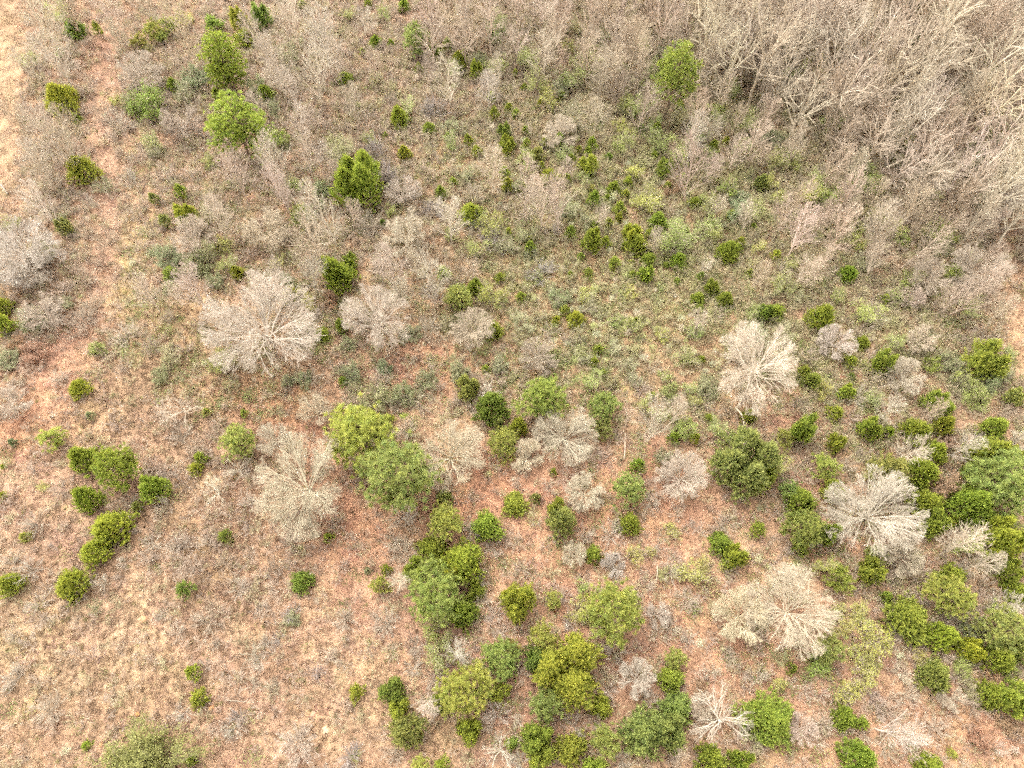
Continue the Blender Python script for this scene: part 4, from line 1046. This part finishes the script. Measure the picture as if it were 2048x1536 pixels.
# litter
x, y = [q.ravel() for q in np.meshgrid(np.arange(-95, 95, 1.15), np.arange(-14, 112, 1.15))]
x, y = x + rs.uniform(-.35, .35, len(x)), y + rs.uniform(-.35, .35, len(x))
px, py = to_px(x, y, 0 * x)
keep = (px > -160) & (px < 2210) & (py > -120) & (rs.random(len(x)) < np.where(path_d(px, py, TRACK) < 26, 0.6, 0.97))
x, y, px, py = x[keep], y[keep], px[keep], py[keep]
sc_, _, _ = soil_at(x, y)
n = len(x)
rot, scl = pose(n, 0.03, 0.85, 1.2)
tint = sc_ * rs.uniform(0.82, 1.15, (n, 1)) * (1 + rs.normal(size=(n, 3)) * 0.06)
gn_scatter("leaf_litter", "fallen brown leaves strewn over all the ground", [litter_patch(700 + k) for k in range(5)],
           np.stack([x, y, hgt(x, y)], 1), rot, scl, rs.integers(0, 5, n), tint)

# dry grass
x, y, px, py = field(110000)
den = zone(px, py, [(230, 1260, 330, 300, .9), (600, 1400, 300, 160, .6), (1230, 600, 330, 170, .8), (420, 720, 220, 130, .6), (1000, 520, 150, 90, .6), (950, 320, 260, 130, .5), (300, 900, 260, 170, .5)], 0.22)
den *= np.clip((path_d(px, py, PATH) - 4) / 45, 0.4, 1) * np.clip((path_d(px, py, TRACK) - 5) / 60, 0.25, 1)
keep = rs.random(len(x)) < den
x, y, px, py = x[keep], y[keep], px[keep], py[keep]
n = len(x)
sc_, _, _ = soil_at(x, y)
rot, scl = pose(n, 0.2, 0.6, 1.35)
straw = lin(212, 182, 144) * 0.56
mixk = rs.uniform(0.2, 0.75, (n, 1))
tint = (sc_ * (1 - mixk) + straw * mixk) * rs.uniform(0.8, 1.15, (n, 1))
green = (rs.random(n) < 0.05 + 0.5 * zone(px, py, [(260, 550, 30, 80, 1), (1250, 620, 260, 120, .25), (450, 730, 120, 70, .25), (1000, 760, 160, 60, .2), (1900, 800, 200, 200, .15)]))[:, None]
tint = np.where(green, np.array([0.26, 0.26, 0.09]) * rs.uniform(0.7, 1.2, (n, 1)), tint)
gn_scatter("dry_grass", "dry straw-coloured grass tufts over the open ground", [grass_tuft(720 + k) for k in range(6)],
           np.stack([x, y, hgt(x, y)], 1), rot, scl, rs.integers(0, 6, n), tint)

# low leafless brush
x, y, px, py = field(56000)
den = zone(px, py, [(1700, 250, 480, 360, .95), (1250, 120, 420, 200, .9), (600, 180, 330, 330, .6), (250, 250, 250, 260, .5), (1750, 700, 380, 260, .65), (1400, 450, 330, 200, .55), (700, 480, 300, 160, .5),
                    (900, 760, 260, 100, .4), (1900, 1200, 260, 260, .5), (1100, 300, 300, 200, .45), (450, 1050, 160, 160, .4), (80, 600, 160, 160, .5), (95, 330, 110, 270, .8), (60, 560, 120, 120, .6), (1150, 1250, 320, 250, .3)], 0.2)
den *= np.clip((path_d(px, py, PATH) - 4) / 45, 0.12, 1) * np.where((px > 2000) & (py > 545) & (py < 760), 0.1, 1.0) * np.clip((path_d(px, py, TRACK) - 22) / 30, 0.0, 1)
keep = rs.random(len(x)) < den * 0.9
x, y, px, py = x[keep], y[keep], px[keep], py[keep]
n = len(x)
rot, scl = pose(n, 0.12, 0.55, 1.35)
pal = np.array([(0.47, 0.365, 0.275), (0.43, 0.325, 0.24), (0.49, 0.395, 0.295), (0.42, 0.305, 0.215), (0.41, 0.355, 0.215), (0.39, 0.315, 0.25), (0.42, 0.37, 0.215)])
tint = pal[rs.integers(0, len(pal), n)] * rs.uniform(0.75, 1.1, (n, 1))
ol = zone(px, py, [(1280, 380, 400, 230, .9), (1250, 650, 330, 150, .8), (1750, 750, 300, 200, .7), (450, 720, 160, 90, .6)])[:, None]
tint = tint * (1 - ol * np.array([0.08, 0.0, 0.22]))
scl *= (1 + 0.45 * zone(px, py, [(1700, 250, 480, 360, 1), (1250, 100, 420, 200, 1), (600, 150, 330, 260, .5)]))[:, None]
gn_scatter("dry_brush", "knee-high leafless brown brush filling the gaps between plants", [brush_clump(740 + k) for k in range(7)],
           np.stack([x, y, hgt(x, y)], 1), rot, scl, rs.integers(0, 7, n), tint)

# pale weed heads
x, y, px, py = field(16000)
den = zone(px, py, [(1200, 660, 130, 90, .9), (1200, 380, 200, 130, .6), (1180, 590, 60, 50, .7), (940, 270, 70, 40, .4), (1320, 700, 120, 70, .4), (1750, 1280, 120, 80, .35), (1400, 1130, 90, 60, .4)], 0.015)
keep = rs.random(len(x)) < den * 0.6
x, y, px, py = x[keep], y[keep], px[keep], py[keep]
n = len(x)
rot, scl = pose(n, 0.15, 0.6, 1.3)
pal = np.array([(0.47, 0.45, 0.27), (0.40, 0.41, 0.26), (0.34, 0.36, 0.14), (0.52, 0.44, 0.32)])
tint = pal[rs.integers(0, len(pal), n)] * rs.uniform(0.75, 1.1, (n, 1))
gn_scatter("pale_weeds", "pale seed-headed weeds in the grassy opening right of centre", [weed_puff(760 + k) for k in range(5)],
           np.stack([x, y, hgt(x, y)], 1), rot, scl, rs.integers(0, 5, n), tint)
# green herbs and vines low on the ground
x, y, px, py = field(44000)
den = zone(px, py, [(1300, 380, 480, 280, .8), (1250, 680, 380, 170, .5), (1650, 620, 350, 200, .5), (1800, 800, 300, 200, .5), (1750, 1200, 330, 220, .5), (700, 560, 420, 170, .35), (800, 800, 300, 90, .35), (1000, 760, 200, 70, .4),
                    (300, 560, 260, 160, .3), (500, 200, 420, 200, .25), (1350, 1120, 200, 120, .35), (1000, 1250, 150, 120, .25), (1150, 100, 350, 150, .35), (420, 720, 160, 90, .35), (1500, 800, 160, 80, .3)], 0.03)
den *= np.clip((path_d(px, py, PATH) - 20) / 60, 0.0, 1) * np.clip((path_d(px, py, TRACK) - 34) / 60, 0.0, 1) * np.clip(0.5 + 0.9 * wig(x * 0.35, y * 0.35), 0, 1.4)
keep = rs.random(len(x)) < den * 0.8
x, y, px, py = x[keep], y[keep], px[keep], py[keep]
n = len(x)
rot, scl = pose(n, 0.2, 0.7, 1.8)
scl[:, 2] *= 0.7
pal = np.array([(0.24, 0.25, 0.085), (0.20, 0.225, 0.07), (0.28, 0.265, 0.11), (0.16, 0.20, 0.06), (0.22, 0.225, 0.12)])
tint = pal[rs.integers(0, len(pal), n)] * rs.uniform(0.75, 1.15, (n, 1))
def herb(seed, n=150):
    r = np.random.default_rng(seed)
    c = r.normal(size=(n, 3)) * np.array([0.26, 0.26, 0.12]); c[:, 2] = np.abs(c[:, 2]) + 0.08
    Vv, Ff, T = leaf_quads(c, r.uniform(0.025, 0.055, n), r.uniform(0.014, 0.028, n), r, r.random(n))
    return mesh_np("herb", Vv, Ff, M_inst, T, smooth=False)
gn_scatter("green_undergrowth", "low olive green herbs and vines between the shrubs", [herb(780 + k) for k in range(5)],
           np.stack([x, y, hgt(x, y)], 1), rot, scl, rs.integers(0, 5, n), tint)
print("things", len(PLACED), count)
